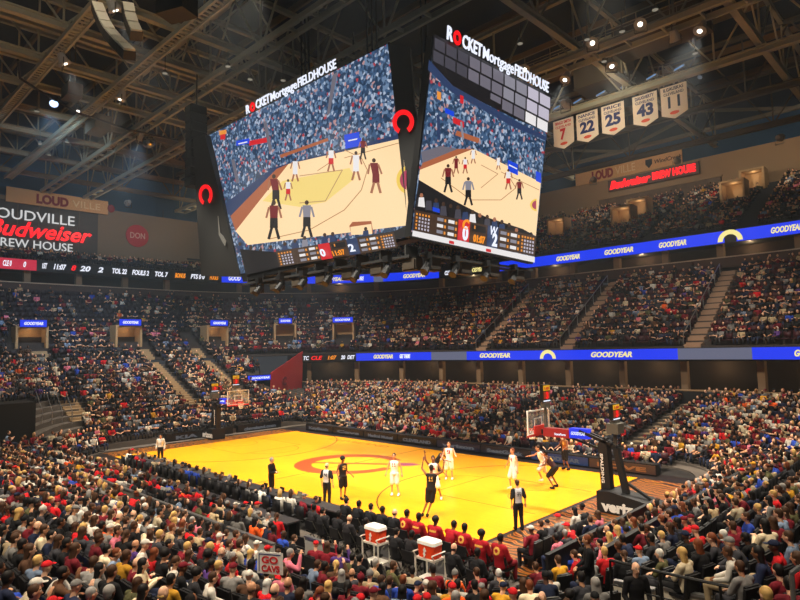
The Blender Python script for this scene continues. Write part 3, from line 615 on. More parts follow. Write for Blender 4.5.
# ------------------------------------------------------------------ hanging scoreboard
sb = root('scoreboard', (0, 0, 0), 'huge four-sided video scoreboard hanging above mid court', 'scoreboard')
nA = np.array((0, -1., -.09)); nA /= np.linalg.norm(nA); pA = (0, -4.4, 11.7)
nB = np.array((1., 0, -.12)); nB /= np.linalg.norm(nB); pB = (10.2, 0, 11.7)
m_s = bpy.data.materials.new('screen_crowd'); m_s.use_nodes = True; nt = m_s.node_tree; b = nt.nodes['Principled BSDF']
tc = nt.nodes.new('ShaderNodeTexCoord'); vo = nt.nodes.new('ShaderNodeTexVoronoi'); vo.inputs['Scale'].default_value = 7; sp = nt.nodes.new('ShaderNodeSeparateColor')
rp = nt.nodes.new('ShaderNodeValToRGB'); rp.color_ramp.interpolation = 'CONSTANT'; cr = rp.color_ramp
for i, (p, c) in enumerate(((0, (30, 52, 78)), (.26, (54, 82, 116)), (.48, (98, 122, 152)), (.68, (158, 170, 190)), (.80, (40, 62, 92)), (.93, (170, 130, 130)), (.975, (160, 50, 60)))):
    e = cr.elements[i] if i < 2 else cr.elements.new(p); e.position = p; e.color = lin(c)
nt.links.new(tc.outputs['Object'], vo.inputs['Vector']); nt.links.new(vo.outputs['Color'], sp.inputs[0]); nt.links.new(sp.outputs[0], rp.inputs[0])
b.inputs['Base Color'].default_value = (.01, .01, .01, 1); nt.links.new(rp.outputs[0], b.inputs['Emission Color']); b.inputs['Emission Strength'].default_value = 1.15
def E(n, c, s=.95): return mat('screen_'+n, c, .4, emit=s)
SM = [m_s, E('wood', (254, 218, 168), 1.05), E('apron', (176, 100, 66)), E('wine', (176, 60, 90)), E('gold', (246, 208, 90)), E('blue', (20, 70, 225)), E('red', (215, 34, 44)), E('white', (240, 236, 236)), E('black', (26, 24, 28)),
      E('maroon', (120, 30, 36)), E('skin', (170, 110, 80)), E('navy', (44, 62, 100)), E('grey', (140, 138, 150)), E('amber', (238, 150, 60)), E('line', (190, 145, 100)), E('key', (250, 220, 130)), E('dim', (70, 68, 78)), E('lilac', (196, 190, 206)), E('lgrey', (112, 108, 120)), E('brown', (70, 50, 38))]
SI = {n: i for i, n in enumerate(('crowd', 'wood', 'apron', 'wine', 'gold', 'blue', 'red', 'white', 'black', 'maroon', 'skin', 'navy', 'grey', 'amber', 'line', 'key', 'dim', 'lilac', 'lgrey', 'brown'))}
class Scr:
    def __init__(s, p, n): s.p = p; s.n = n; s.g = G(); s.lay = 0
    def P(s, px, off=0): return onplane(px, s.p, s.n)+s.n*off
    def poly(s, pts, m, l=None):
        s.lay += 1; o = .004*(l if l is not None else s.lay)**.6+.02
        s.g.prism([s.P(q, o) for q in pts], s.n*.003, SI[m])
    def quad(s, x, y, w, h, m, sx=0, sy=0): s.poly([(x, y), (x+w, y+sy*w), (x+w+sx*h, y+sy*w+h), (x+sx*h, y+h)], m)
    def ln(s, pts, w, m):
        for a, b in zip(pts[:-1], pts[1:]):
            d = np.array(b, float)-a; n_ = np.array((-d[1], d[0]))/max(1e-6, np.hypot(*d))*w/2; s.poly([a+n_, b+n_, b-n_, a-n_], m)
    def fig(s, x, y, h, top, bot, lean=0, legs=.5):
        u = h/10.
        s.poly([(x-u*.9, y-h*.52), (x+u*.9, y-h*.52), (x+u*1.1+lean, y-h*.86), (x-u*1.1+lean, y-h*.86)], top); s.poly([(x-u*1, y-h*.30), (x+u*1, y-h*.30), (x+u*.95, y-h*.55), (x-u*.95, y-h*.55)], bot)
        for sd in (-1, 1):
            s.ln([(x+sd*u*.5, y-h*.32), (x+sd*u*(.8+legs), y-h*.02)], u*.7, 'skin' if bot != 'black' else 'black'); s.ln([(x+sd*u*1.2+lean, y-h*.82), (x+sd*u*1.9+lean*.5, y-h*.55)], u*.5, 'skin' if top != 'grey' else 'grey')
        s.poly([(x+lean+u*.55*math.cos(t), y-h*.93+u*.65*math.sin(t)) for t in np.linspace(0, 6.28, 8)[:-1]], 'brown')
def board_strip(S, x0, y0, x1, y1, h, tilt, n=9):
    """score strip along the foot of the screen; boxes, digits"""
    f = lambda u, v: (x0+(x1-x0)*u+tilt*v*h, y0+(y1-y0)*u+h*v)
    S.poly([f(0, 0), f(1, 0), f(1, 1), f(0, 1)], 'brown')
    R = random.Random(3)
    for a, b in ((0, .145), (.87, 1)):
        for i in range(5):
            for j in range(5):
                u = a+(b-a)*(.1+.17*i); S.poly([f(u, .12+.17*j), f(u+.013, .12+.17*j), f(u+.013, .22+.17*j), f(u, .22+.17*j)], 'amber' if i == 0 or j == 0 else 'lilac')
    for a, b in ((.17, .35), (.69, .86)):
        for i in range(2):
            for j in range(3): u = a+(b-a)*(.1+.5*i); S.poly([f(u, .12+.3*j), f(u+.05, .12+.3*j), f(u+.05, .28+.3*j), f(u, .28+.3*j)], 'white' if (i+j) % 2 else 'grey'); S.poly([f(u+.058, .14+.3*j), f(u+.072, .14+.3*j), f(u+.072, .28+.3*j), f(u+.058, .28+.3*j)], 'amber')
    S.poly([f(.36, 0), f(.455, 0), f(.455, 1), f(.36, 1)], 'red'); S.poly([f(.60, 0), f(.69, 0), f(.69, 1), f(.60, 1)], 'navy')
    S.poly([f(.47, .1), f(.585, .1), f(.585, .42), f(.47, .42)], 'black'); S.poly([f(.49, .14), f(.50, .14), f(.50, .3), f(.49, .3)], 'amber')
    return f
# near face
A = Scr(pA, nA); QA = [(206, 137), (388, 44), (412, 236), (241, 274)]
A.poly(QA, 'crowd')
A.poly([(333, 75), (338, 72), (330, 114), (327, 116)], 'lgrey'); A.poly([(280, 155), (328, 138), (329, 141), (281, 158)], 'apron'); A.poly([(268, 169), (401, 134), (402, 138), (270, 172)], 'navy')
A.poly([(289, 164), (402, 138.5), (411, 225), (248, 245), (236, 231)], 'wood'); A.poly([(289, 164), (277, 169), (231, 216), (236, 231)], 'apron'); A.poly([(277, 169), (268, 172), (222, 206), (231, 216)], 'navy')
A.poly([(263, 201), (283, 181), (350, 168), (356, 178), (326, 202), (300, 207)], 'key'); A.ln([(300, 203), (326, 201), (343, 170), (300, 176)], .8, 'line')
A.ln([(270, 239), (310, 230), (345, 210), (362, 190), (368, 170), (362, 158), (345, 150)], .9, 'line')
A.ln([(345, 158), (400, 143)], .8, 'line'); A.ln([(330, 163), (318, 171)], .8, 'line')
A.poly([(411-12*math.cos(t)*(1 if abs(t) < 9 else 0)-2, 180+14*math.sin(t)) for t in np.linspace(-1.3, 1.3, 10)], 'gold'); A.poly([(409-8.5*math.cos(t), 180+10*math.sin(t)) for t in np.linspace(-1.35, 1.35, 10)], 'wine')
A.poly([(350, 226), (353, 222), (372, 221), (374, 233), (352, 234)], 'apron'); A.poly([(351, 227), (372, 224), (373, 234), (352, 235)], 'wood')
for x, y, w, h, m in ((345, 135, 15, 6, 'blue'), (346, 141, 16, 8, 'blue'), (237, 141, 13, 5, 'blue'), (250, 141, 21, 5, 'red'), (220, 131, 7, 4.5, 'amber'), (221, 135, 5, 5, 'red')): A.quad(x, y, w, h, m, 0, -.2)
A.ln([(349, 141), (358, 139)], 1.2, 'white'); A.ln([(239, 144), (248, 142)], 1.2, 'white')
A.poly([(232, 160), (235, 159), (240, 182), (237, 184)], 'lgrey'); A.poly([(264, 122), (267, 121), (273, 150), (270, 152)], 'lgrey')
for v in ((296, 182, 24, 'white', 'white'), (289, 201, 22, 'white', 'red'), (332, 172, 25, 'white', 'red'), (357, 181, 30, 'white', 'white'), (364, 160, 22, 'maroon', 'black'), (377, 194, 36, 'maroon', 'maroon'), (277, 210, 36, 'maroon', 'black'), (275, 240, 40, 'maroon', 'black'), (308, 238, 38, 'grey', 'black')):
    A.fig(*v[:3], v[3], v[4], lean=(-2 if v[0] in (377, 277) else 0))
for x, y in ((241, 246), (252, 250), (262, 252), (272, 249), (296, 243), (306, 240), (326, 237), (334, 236), (367, 231), (286, 246)):
    A.poly([(x-3, y+7), (x-2.5, y), (x+2.5, y-1), (x+3.5, y+6)], 'navy' if x % 3 else 'grey'); A.poly([(x+1.8*math.cos(t), y-2+2.2*math.sin(t)) for t in np.linspace(0, 6.28, 7)[:-1]], 'brown')
A.poly([(241, 249), (276, 252), (396, 231), (411, 224), (412, 236), (247, 275)], 'black')
f = board_strip(A, 277, 251.5, 395, 232, 15.5, .25)
A.g.obj('game_picture', SM, sb)
g = G(); text_g('0', A.P(f(.38, .8), .22), A.P(f(.42, .85))-A.P(f(.395, .85)), A.P(f(.38, .0))-A.P(f(.395, .9)), .42, .4, .03, 0, .03, 0, g); text_g('2', A.P(f(.625, .8), .22), A.P(f(.65, .85))-A.P(f(.63, .85)), A.P(f(.61, 0))-A.P(f(.63, .9)), .42, .4, .03, 0, .03, 0, g)
text_g('11:07', A.P(f(.48, .9), .22), A.P(f(.58, .9))-A.P(f(.48, .9)), A.P(f(.46, 0))-A.P(f(.48, .9)), .3, .95, .03, 1, .02, 0, g)
g.obj('score_digits', [M_LEDW, M_LEDO], sb)
def slab(poly, n, p, back, front=0., m=M_BLACK, name='housing', par=sb):
    g = G(); P = [onplane(q, p, n)+n*front for q in poly]; g.prism(P, -np.array(n)*back); return g.obj(name, m, par)
slab([(203, 138), (389, 42), (414, 238), (243, 282)], nA, pA, .8)
# end face
B = Scr(pB, nB); QB = [(434, 38), (550, 96), (533, 260), (411, 232)]
B.poly(QB, 'crowd')
B.poly([(433.5, 34), (551, 96), (546, 132), (515, 119), (452, 87), (431, 66)], 'black')
R = random.Random(5)
for i in range(10):
    for j in range(3):
        u0, u1 = i/10+.006, (i+1)/10-.006; ytop = lambda u: 36+u*59.5; xl = lambda u: 433.5+u*116.5
        v0, v1 = (.5+j*11.5, .5+j*11.5+10) if True else 0
        y0 = lambda u: ytop(u)+1.2+j*(12.5)+u*1.5
        if j == 2 and i < 1: continue
        hh = 11 if j < 2 else (6 if i < 6 else 10)
        B.poly([(xl(u0)-j*1.2, y0(u0)), (xl(u1)-j*1.2, y0(u1)), (xl(u1)-j*1.4, y0(u1)+hh), (xl(u0)-j*1.4, y0(u0)+hh)], ('dim', 'dim', 'dim', 'lgrey', 'lgrey', 'lgrey', 'grey', 'grey', 'lilac', 'lilac')[min(9, i+(j == 0)*0)] if j < 2 else ('black' if i < 5 else 'lgrey' if i < 8 else 'white'))
B.poly([(428, 60), (452, 86), (515, 121), (546, 137), (545, 141), (510, 126), (450, 92), (427, 70)], 'navy')
B.poly([(472.5, 149), (540, 182.5), (535, 236), (522, 229), (485, 217), (450, 199), (418, 180), (419, 170)], 'wood'); B.poly([(419, 170), (422, 162), (457, 149), (472.5, 149)], 'apron'); B.poly([(420, 152), (440, 146), (457, 149), (422, 163)], 'lgrey')
B.poly([(418, 180), (450, 199), (485, 217), (522, 229), (534, 236), (533, 241), (413, 212)], 'black')
B.ln([(440, 178), (470, 200), (500, 200), (515, 188), (505, 172)], .8, 'line'); B.ln([(480, 188), (497, 174), (480, 165)], .7, 'line'); B.ln([(500, 172), (538, 190)], .7, 'line')
B.poly([(537-8*math.cos(t), 205+6.5*math.sin(t)) for t in np.linspace(-1.4, 1.4, 9)], 'gold'); B.poly([(536-5*math.cos(t), 205+4.5*math.sin(t)) for t in np.linspace(-1.4, 1.4, 9)], 'wine')
for x, y, w, h, m in ((507, 160, 10, 11, 'blue'), (535, 171, 5, 10, 'blue'), (444, 108, 9, 5, 'blue'), (452, 117, 11, 6, 'red'), (436, 91, 4, 8, 'amber'), (459, 95, 3.5, 8, 'red')): B.quad(x, y, w, h, m, 0, .45)
B.ln([(508, 165), (516, 169)], 1.2, 'white'); B.ln([(455, 133), (478, 141)], 5, 'apron'); B.ln([(460, 122), (462, 140)], 2, 'grey'); B.ln([(437, 115), (438, 140)], 3, 'navy')
for v in ((447, 193, 29, 'maroon', 'black'), (455, 174, 18, 'maroon', 'maroon'), (464, 174, 17, 'white', 'red'), (472, 164, 16, 'white', 'white'), (467, 206, 29, 'grey', 'black'), (507, 190, 21, 'white', 'red'), (518, 200, 21, 'maroon', 'black'), (497, 170, 14, 'white', 'white')):
    B.fig(*v[:3], v[3], v[4])
for k in range(16):
    x = 420+k*7.3; y = 197+k*2.6+R.uniform(-2, 2); m = R.choice(['navy', 'black', 'grey', 'brown', 'navy', 'white', 'dim']); B.poly([(x-3.5, y+9), (x-2.5, y), (x+2.5, y), (x+3.5, y+10)], m); B.poly([(x+1.8*math.cos(t), y-2+2.4*math.sin(t)) for t in np.linspace(0, 6.28, 7)[:-1]], R.choice(['brown', 'skin', 'black']))
B.quad(431, 207, 7, 4, 'blue', 0, .3)
f = board_strip(B, 413, 210, 534.5, 236, 20.5, -.07)
B.poly([(410.8, 230.5), (533, 257), (532.6, 262.5), (410.2, 236)], 'white'); B.quad(447, 240.5, 5, 3, 'red', 0, .2); B.quad(484, 248.5, 5, 3, 'red', 0, .2)
B.g.obj('game_picture', SM, sb)
g = G(); X = lambda u, w: B.P(f(u+w, .8))-B.P(f(u, .8)); U = B.P(f(.4, 0))-B.P(f(.4, 1))
text_g('0', B.P(f(.385, .93), .22), X(.385, .04), U, .62, .42, .03, 0, .04, 0, g); text_g('2', B.P(f(.63, .93), .22), X(.63, .04), U, .62, .42, .03, 0, .04, 0, g); text_g('01:07', B.P(f(.475, .93), .22), X(.475, .1), U, .34, .95, .03, 1, .03, 0, g)
text_g('C', B.P(f(.38, .42), .22), X(.38, .05), U, .45, .5, .03, 1, .05, .2, g); text_g('W', B.P(f(.61, .42), .22), X(.61, .05), U, .45, .6, .03, 0, .0, .2, g)
g.obj('score_digits', [M_LEDW, M_LEDO], sb)
slab([(432, 35), (551, 95), (533, 264), (410, 237)], nB, pB, .35)
# black corner wings with the horseshoe emblem and the dangling pale blade
def ringlogo(c, x, y, n, r, th, gap0, gap1):
    g = G(); N = 28
    for k in range(N):
        a, b = [math.radians(gap0+(gap1-gap0)*(k+e)/N) for e in (0, 1)]; f_ = lambda t, q: c+x*q*math.cos(t)+y*q*1.12*math.sin(t)+n*.05; g.prism([f_(a, r), f_(b, r), f_(b, r-th), f_(a, r-th)], n*.06)
    return g
nC = unit((.25, -.95, -.09)); pC = onplane((241, 270), pA, nA)
MW = mat('wing_panel', (26, 25, 24), .45)
slab([(193, 138), (204.5, 134), (241, 277), (201, 276), (196, 200)], nC, pC, .5, m=MW, name='corner_panel')
cc = onplane((206.5, 195), pC, nC); xx = unit(np.cross((0, 0, 1), nC)); yy = np.cross(nC, xx)
ringlogo(cc, xx, yy, nC, .60, .22, -60, 240).obj('horseshoe_emblem', M_LEDR, sb)
g = G(); pts = [(219, 216), (221, 233), (224, 236), (227, 241), (226, 246), (223, 241), (220, 235)]; g.prism([onplane(p, pC, nC)+nC*.06 for p in pts], nC*.05); g.obj('blade_emblem', mat('emblem_pale', (190, 180, 160), .5, emit=.35), sb)
nD = unit((.55, -.83, -.1)); pD = onplane((409, 236), pA, nA)
slab([(388, 44), (410, 46), (414, 104), (418, 122), (413, 232), (409, 236)], nD, pD, .45, m=MW, name='corner_panel')
cc = onplane((403.5, 122.5), pD, nD); xx = unit(np.cross((0, 0, 1), nD)); yy = np.cross(nD, xx)
ringlogo(cc, xx, yy, nD, .50, .19, -60, 240).obj('horseshoe_emblem', M_LEDR, sb)
# letters standing on the top edges
def top_letters(S, p0, p1, h, parts):
    a, b = S.P(p0, .15), S.P(p1, .15); x = unit(b-a); y = unit(np.cross(S.n, x)); y = y if y[2] > 0 else -y; L = np.linalg.norm(b-a); g = G(); u = 0
    for t, w, hh, m, bd in parts: text_g(t, a+x*u*L, x, y, h*hh, w*L, .05, m, bd, 0, g); u += w+.012 if t != 'R' else w+.004
    g.obj('name_lettering', [M_LEDW, M_LEDR], sb)
PT = [('R', .045, 1, 0, .022), ('O', .062, .95, 1, .06), ('CKET', .165, 1, 0, .018), ('Mortgage', .29, .95, 0, .004), ('FIELDHOUSE', .37, .95, 0, .006)]
top_letters(A, (249, 114.5), (342, 67), .5, PT); top_letters(B, (444, 39.5), (548, 94.5), .6, PT)
# the two faces turned away, top frame, underside deck
g = G(); tl, tr = onplane((203, 138), pA, nA), onplane((389, 42), pA, nA); bl, brr = onplane((243, 282), pA, nA), onplane((414, 238), pA, nA)
bT = onplane((551, 95), pB, nB); bB = onplane((533, 264), pB, nB)
g.prism([(tr[0], bT[1]+2, bT[2]), (tl[0]+1, bT[1]+2, bT[2]), (bl[0]+1, bB[1]+.6, bB[2]+3), (brr[0]-1, bB[1]+.6, bB[2]+3)], (0, -.6, 0)); g.obj('far_side_housing', M_BLACK, sb)
g = G(); g.prism([(tl[0]-.6, tl[1]+2, tl[2]), (tl[0]-.6, bT[1]+1, tl[2]), (bl[0], bB[1]-1, bl[2]+3), (bl[0], bl[1]+1.5, bl[2]+2)], (.6, 0, 0)); g.obj('end_side_housing', M_BLACK, sb)
zb = 11.6; MBR = mat('underside_brown', (52, 43, 31), .7); MUD = mat('underside_dark', (26, 25, 24), .7)
g = G(); g.b2((-4.8, -3.9, zb+2.3), (9.2, 4.6, zb+2.5)); g.obj('underside_deck', M_BLACK, sb)
g = G()
for x in np.arange(-4.5, 9.3, 1.7): g.b2((x-.05, -4.4, zb-.45), (x+.05, -3.6, zb+.1))
for y in (-4.4, -3.6): g.b2((-5, y-.06, zb-.5), (9.4, y+.06, zb-.38))
for x in (9.3, 10.0): g.b2((x-.06, -4.4, zb-.5), (x+.06, 5, zb-.38))
g.obj('underside_truss', MUD, sb)
for i, x in enumerate(np.arange(-4.0, 9.4, 2.2)): g = G(); g.box((x, -4.05, zb-.8), (.9, .45, .55)); g.box((x, -4.3, zb-.8), (.75, .05, .42)); g.obj('ring_speaker', MBR, sb)
for i, y in enumerate(np.arange(-3.2, 5, 2.4)): g = G(); g.box((9.6, y, zb-.8), (.45, .95, .55)); g.box((9.85, y, zb-.8), (.05, .8, .42)); g.obj('ring_speaker', MBR, sb)
for i, (x, y) in enumerate([(-2.9+2.2*k, -4.6) for k in range(6)]+[(10.0, -3.9), (10.1, -2.0), (10.1, .5), (10.1, 3.)]):
    g = G(); g.box((x, y, zb-.45), (.35, .3, .3)); g.bar((x-.2, y, zb-.6), (x-.2, y, zb-.95), .05, .12); g.bar((x+.2, y, zb-.6), (x+.2, y, zb-.95), .05, .12); g.tube((x, y+.15, zb-.75), (x+.05, y-.3, zb-1.25), .17, .21, 10); g.obj('moving_light', M_BLACK, sb)
# hanging cables and roof frame of the board
g = G()
for x, y in ((-2.5, -1.6), (-2.1, -1.6), (-1.7, -1.6), (3.6, -1.4), (4.0, -1.4), (4.4, -1.4), (4.8, 2), (5.2, 2), (-2, 2.5)): g.tube((x, y, 20.5), (x, y, 29), .06, n=6)
g.obj('hoist_cable', M_BLACK, sb)
g = G()
for y in (-4.2, 4.2): g.bar((-6.5, y, 20.6), (8.8, y, 20.6), .35)
for x in (-6.5, -1.5, 3.5, 8.8): g.bar((x, -4.2, 20.6), (x, 4.2, 20.6), .3)
g.obj('top_frame', M_BLACK, sb)
# tall speaker hang at the left of the board
c = onplane((193, 143), pC, nC)+np.array((-.5, .5, 0)); r = root('line_array_speaker', c, 'tall black speaker hang behind the left wing of the scoreboard', 'speaker')
for k in range(9): g = G(); a = (k-4)*.62; g.box((-.08*(a/3)**2*2, 0, -a), (.9, 1.1, .56)); g.box((-.08*(a/3)**2*2, -.57, -a), (.8, .05, .46)); g.obj('speaker_cabinet', M_BLACK, r)
g = G(); g.tube((0, 0, 2.8), (0, 0, 5), .05, n=6); g.obj('hoist_cable', M_BLACK, r)
# pale curved speaker hang, block speaker, black speaker at the top left
MCR = mat('speaker_cream', (232, 226, 205), .5); MCG = mat('speaker_side', (60, 56, 50), .6)
pts = [(97, 2), (101, 12), (105, 21), (110, 29), (116, 36), (123, 43), (130, 50)]
P0 = [onplane(p, (0, -15.5, 24), (0, -1, 0)) for p in pts]
r = root('line_array_speaker', P0[0], 'pale curved speaker hang at the top left of the roof', 'speaker'); base = P0[0]
toC = unit(CAM-base); vx = unit(np.cross(toC, (0, 0, 1)))
for a, b in zip(P0[:-1], P0[1:]):
    d = b-a; L = np.linalg.norm(d); z = d/L; x = unit(vx-z*(vx@z)); y = np.cross(z, x); c = (a+b)/2-base
    g = G(); g.box(c, (.42, .08, L*.9), (x, y, z), 0); s_ = -1 if (y@toC) > 0 else 1; g.box(c+y*s_*.22, (.46, .34, L*.97), (x, y, z), 1); g.obj('speaker_cabinet', [MCR, MCG], r)
g = G(); g.tube((0, 0, 0), (0, 0, 5), .04, n=6); g.obj('hoist_cable', M_BLACK, r)
P0 = [onplane(p, (0, -14.5, 24), (0, -1, 0)) for p in ((128, 2), (130, 12), (133, 22), (137, 31))]; base = P0[0]
r = root('line_array_speaker', base, 'short pale speaker stack right of the curved hang', 'speaker')
for a, b in zip(P0[:-1], P0[1:]):
    d = b-a; L = np.linalg.norm(d); z = d/L; x = unit(vx-z*(vx@z)); y = np.cross(z, x); c = (a+b)/2-base; s_ = -1 if (y@toC) > 0 else 1
    g = G(); g.box(c, (.44, .08, L*.85), (x, y, z), 0); g.box(c+y*s_*.25, (.5, .4, L*.97), (x, y, z), 1); g.obj('speaker_cabinet', [MCR, MCG], r)
g = G(); g.tube((0, 0, 0), (0, 0, 5), .04, n=6); g.obj('hoist_cable', M_BLACK, r)
c = onplane((177, 6), (0, -14, 24), (0, -1, 0)); r = root('loudspeaker', c, 'black box loudspeaker hanging at the top, right of the pale speakers', 'speaker')
g = G(); g.box((0, 0, 0), (1.3, .9, .8), (unit((.9, .4, 0)), unit((-.4, .9, 0)), (0, 0, 1))); g.obj('cabinet', M_BLACK, r); g = G(); g.tube((0, 0, .4), (0, 0, 4), .05, n=6); g.obj('hoist_cable', M_BLACK, r)
# ------------------------------------------------------------------ basketball hoops
M_GLASS = mat('backboard_glass', (205, 220, 225), .1, alpha=.18); M_ORANGE = mat('rim_orange', (230, 80, 25), .4); M_PAD = mat('black_pad', (24, 23, 24), .6); M_NET = mat('net_white', (235, 235, 230), .8)
def hoop(sx, label, pad_word, full=True):
    r = root('basketball_hoop', (sx*16.9, 0, 0), label, 'basketball hoop'); bx = sx*16.9
    X = lambda x: sx*x-bx
    def pr(g, prof, y0, y1, m=0): g.prism([(X(a), y0, z) for a, z in prof], (0, y1-y0, 0), m)
    g = G(); pr(g, [(16.05, .03), (16.05, .86), (16.6, .9), (18.8, .55), (18.8, .03)], -.55, .55); g.obj('base', M_PAD, r)
    if pad_word:
        s = -1 if sx > 0 else -1
        o = (X(16.25), -.56, .12) if sx > 0 else (X(18.0), -.56, .2)
        text_g(pad_word, o, (1, 0, 0), (0, 0, 1), .40, 1.95, .01, bold=.05).obj('pad_lettering', M_WHITE, r)
    g = G(); g.prism([(X(16.1), -.2, .8), (X(16.5), -.2, .8), (X(16.42), -.2, 3.0), (X(16.02), -.2, 2.75)], (0, .4, 0)); g.obj('mast_pad', M_PAD, r)
    g = G(); text_g('SPALDING', (X(16.13) if sx > 0 else X(16.4), -.215, 2.35), (0.02, 0, -1), (1, 0, 0), .12, 1.2, .012, bold=.03, g=g); g.obj('mast_lettering', M_WHITE, r)
    g = G(); g.bar((X(17.1), 0, .75), (X(16.75), 0, 2.6), .26, .22); g.bar((X(16.75), 0, 2.6), (X(16.2), 0, 2.95), .2, .2); g.bar((X(18.3), 0, .6), (X(17.2), 0, 1.2), .12, .1); g.obj('rear_strut', M_PAD, r)
    g = G()
    for y in (-.14, .14): g.bar((X(16.6), y, 2.75), (X(15.2), y, 3.2), .12, .12)
    g.bar((X(15.5), 0, 3.0), (X(13.3), 0, 3.02), .22, .2); g.bar((X(16.4), 0, 2.4), (X(14.6), 0, 2.88), .09, .09); g.obj('boom_arm', M_BLACK, r)
    g = G(); g.box((X(14.05), 0, 3.02), (1.25, .34, .38)); g.obj('arm_pad', mat('arm_red', (225, 16, 26), .5, emit=.55), r)
    g = G(); g.box((X(15.15), 0, 3.08), (.85, .36, .42)); g.obj('arm_sign', M_BLUE, r)
    text_g('GOODYEAR', (X(14.82) if sx > 0 else X(15.5), -.19, 3.02), (1, 0, 0), (0, 0, 1), .13, .66, .01, bold=.03, shear=.2).obj('arm_lettering', M_LEDW, r)
    text_g('StateFarm', (X(14.0) if sx > 0 else X(14.6), -.18, 2.93), (1, 0, 0), (0, 0, 1), .1, .55, .01, bold=.02).obj('arm_small_lettering', M_LEDW, r)
    xb = 13.1
    bb = G(); bb.box((X(xb), 0, 3.43), (.03, 1.78, 1.02)); b = bb.obj('backboard', M_GLASS, r)
    g = G()
    for y in (-.9, .9): g.box((X(xb), y, 3.435), (.06, .06, 1.09))
    for z in (2.92, 3.96): g.box((X(xb), 0, z), (.06, 1.83, .06))
    g.box((X(xb-.02), 0, 3.6), (.02, .61, .05)); g.box((X(xb-.02), 0, 3.18), (.02, .61, .05))
    for y in (-.3, .3): g.box((X(xb-.02), y, 3.39), (.02, .05, .45))
    g.obj('frame', M_WHITE, b)
    g = G(); g.box((X(xb), 0, 2.87), (.08, 1.83, .1)); g.box((X(xb+.05), 0, 3.1), (.08, .9, .35)); g.obj('edge_pad', mat('edge_red', (205, 50, 40), .5), b)
    g = G(); c = np.array((X(xb-.38), 0, 3.05)); N = 20
    for k in range(N): a, d = 2*math.pi*k/N, 2*math.pi*(k+1)/N; g.tube(c+(.225*math.cos(a), .225*math.sin(a), 0), c+(.225*math.cos(d), .225*math.sin(d), 0), .016, n=6)
    g.box((X(xb-.08), 0, 3.03), (.14, .16, .06)); rim = g.obj('rim', M_ORANGE, b)
    g = G(); n = 12
    for j in range(4):
        r0, r1 = .225-.03*j, .225-.03*(j+1)
        for k in range(n):
            for dd in (-1, 1): a, d = 2*math.pi*(k+j*.5)/n, 2*math.pi*(k+j*.5+dd*.5)/n; g.bar(c+(r0*math.cos(a), r0*math.sin(a), -.11*j), c+(r1*math.cos(d), r1*math.sin(d), -.11*(j+1)), .012)
    g.obj('net', M_NET, b)
    # shot clock over the board and the display on the mast
    def clock(x, z, w, h, par):
        g = G(); g.box((x, 0, z), (.16, w, h)); sc_ = g.obj('shot_clock', M_BLACK, par)
        for s in (-1, 1):
            g = G(); g.box((x+s*.09, 0, z+h*.30), (.02, w*.86, h*.3), m=0); g.box((x+s*.09, 0, z-h*.12), (.02, w*.8, h*.42), m=1); g.box((x+s*.09, 0, z-h*.44), (.02, w*.9, h*.07), m=2)
            g.obj('clock_face', [mat('clock_amber', (235, 175, 20), .4, emit=.9), mat('clock_back', (190, 60, 20), .4, emit=.55), M_LEDW], sc_)
            o = (x+s*.11, -s*w*.25*-1 if s < 0 else -w*.25, z-h*.30)
            xd = (0, 1, 0) if s > 0 else (0, -1, 0); o = (x+s*.105, -w*.16 if s > 0 else w*.16, z-h*.30)
            g = text_g('3', o, xd, (0, 0, 1), h*.36, w*.32, .02, bold=.06); text_g('1:07', (o[0], -w*.33 if s > 0 else w*.33, z+h*.2), xd, (0, 0, 1), h*.16, w*.66, .02, 1, .03, 0, g); g.obj('clock_digits', [M_LEDR, mat('clock_ink', (200, 60, 10), .4, emit=.8)], sc_)
        g = G(); g.box((x, 0, z-h*.5-.14), (.2, w*.8, .2)); g.obj('horn_box', M_STEEL2, sc_)
    clock(X(13.5), 4.75, .62, .78, r); g = G(); g.tube((X(13.45), 0, 3.0), (X(13.5), 0, 4.3), .06, n=8); g.tube((X(14.6), 0, 3.0), (X(13.5), 0, 4.25), .03, n=6); g.obj('clock_post', M_STEEL2, r)
    clock(X(16.75), 4.1, .66, .66, r); g = G(); g.box((X(16.75), 0, 3.42), (.5, .6, .42)); g.tube((X(16.7), 0, 2.7), (X(16.75), 0, 3.3), .08, n=8); g.obj('camera_box', M_STEEL2, r)
    return r
hoop(1, 'basketball hoop on black padded base with white lettering, at the near right baseline', 'verizon')
hoop(-1, 'distant basketball hoop on black base at the far left baseline', 'verizon')
# ------------------------------------------------------------------ courtside boards and tables
def side_board(p0, p1, label, words, wm=0, h=.8, col=None, group=None):
    p0 = np.array(p0, float); p1 = np.array(p1, float); x = unit(p1-p0); n = np.array((x[1], -x[0], 0)); L = np.linalg.norm(p1-p0); c = (p0+p1)/2
    r = root('courtside_board', (c[0], c[1], 0), label, 'advertising board', group); g = G(); g.box((0, 0, h/2+.02), (L-.02, .5, h), (x, -n, (0, 0, 1))); g.obj('table_body', M_BLACK, r)
    g = G(); g.box(n*.27+(0, 0, h/2+.02), (L-.1, .04, h-.12), (x, -n, (0, 0, 1))); g.obj('display', mat('board_'+str(col), col, .4, emit=.3) if col else M_LEDK, r)
    if words: text_g(words, -x*L*.36+n*.3+np.array((0, 0, h*.32)), x, (0, 0, 1), h*.36, L*.72, .02, wm, .04).obj('lettering', [mat('board_ink', (190, 196, 206), .4, emit=.16), mat('board_ink_orange', (230, 130, 60), .4, emit=.4)], r)
    return r
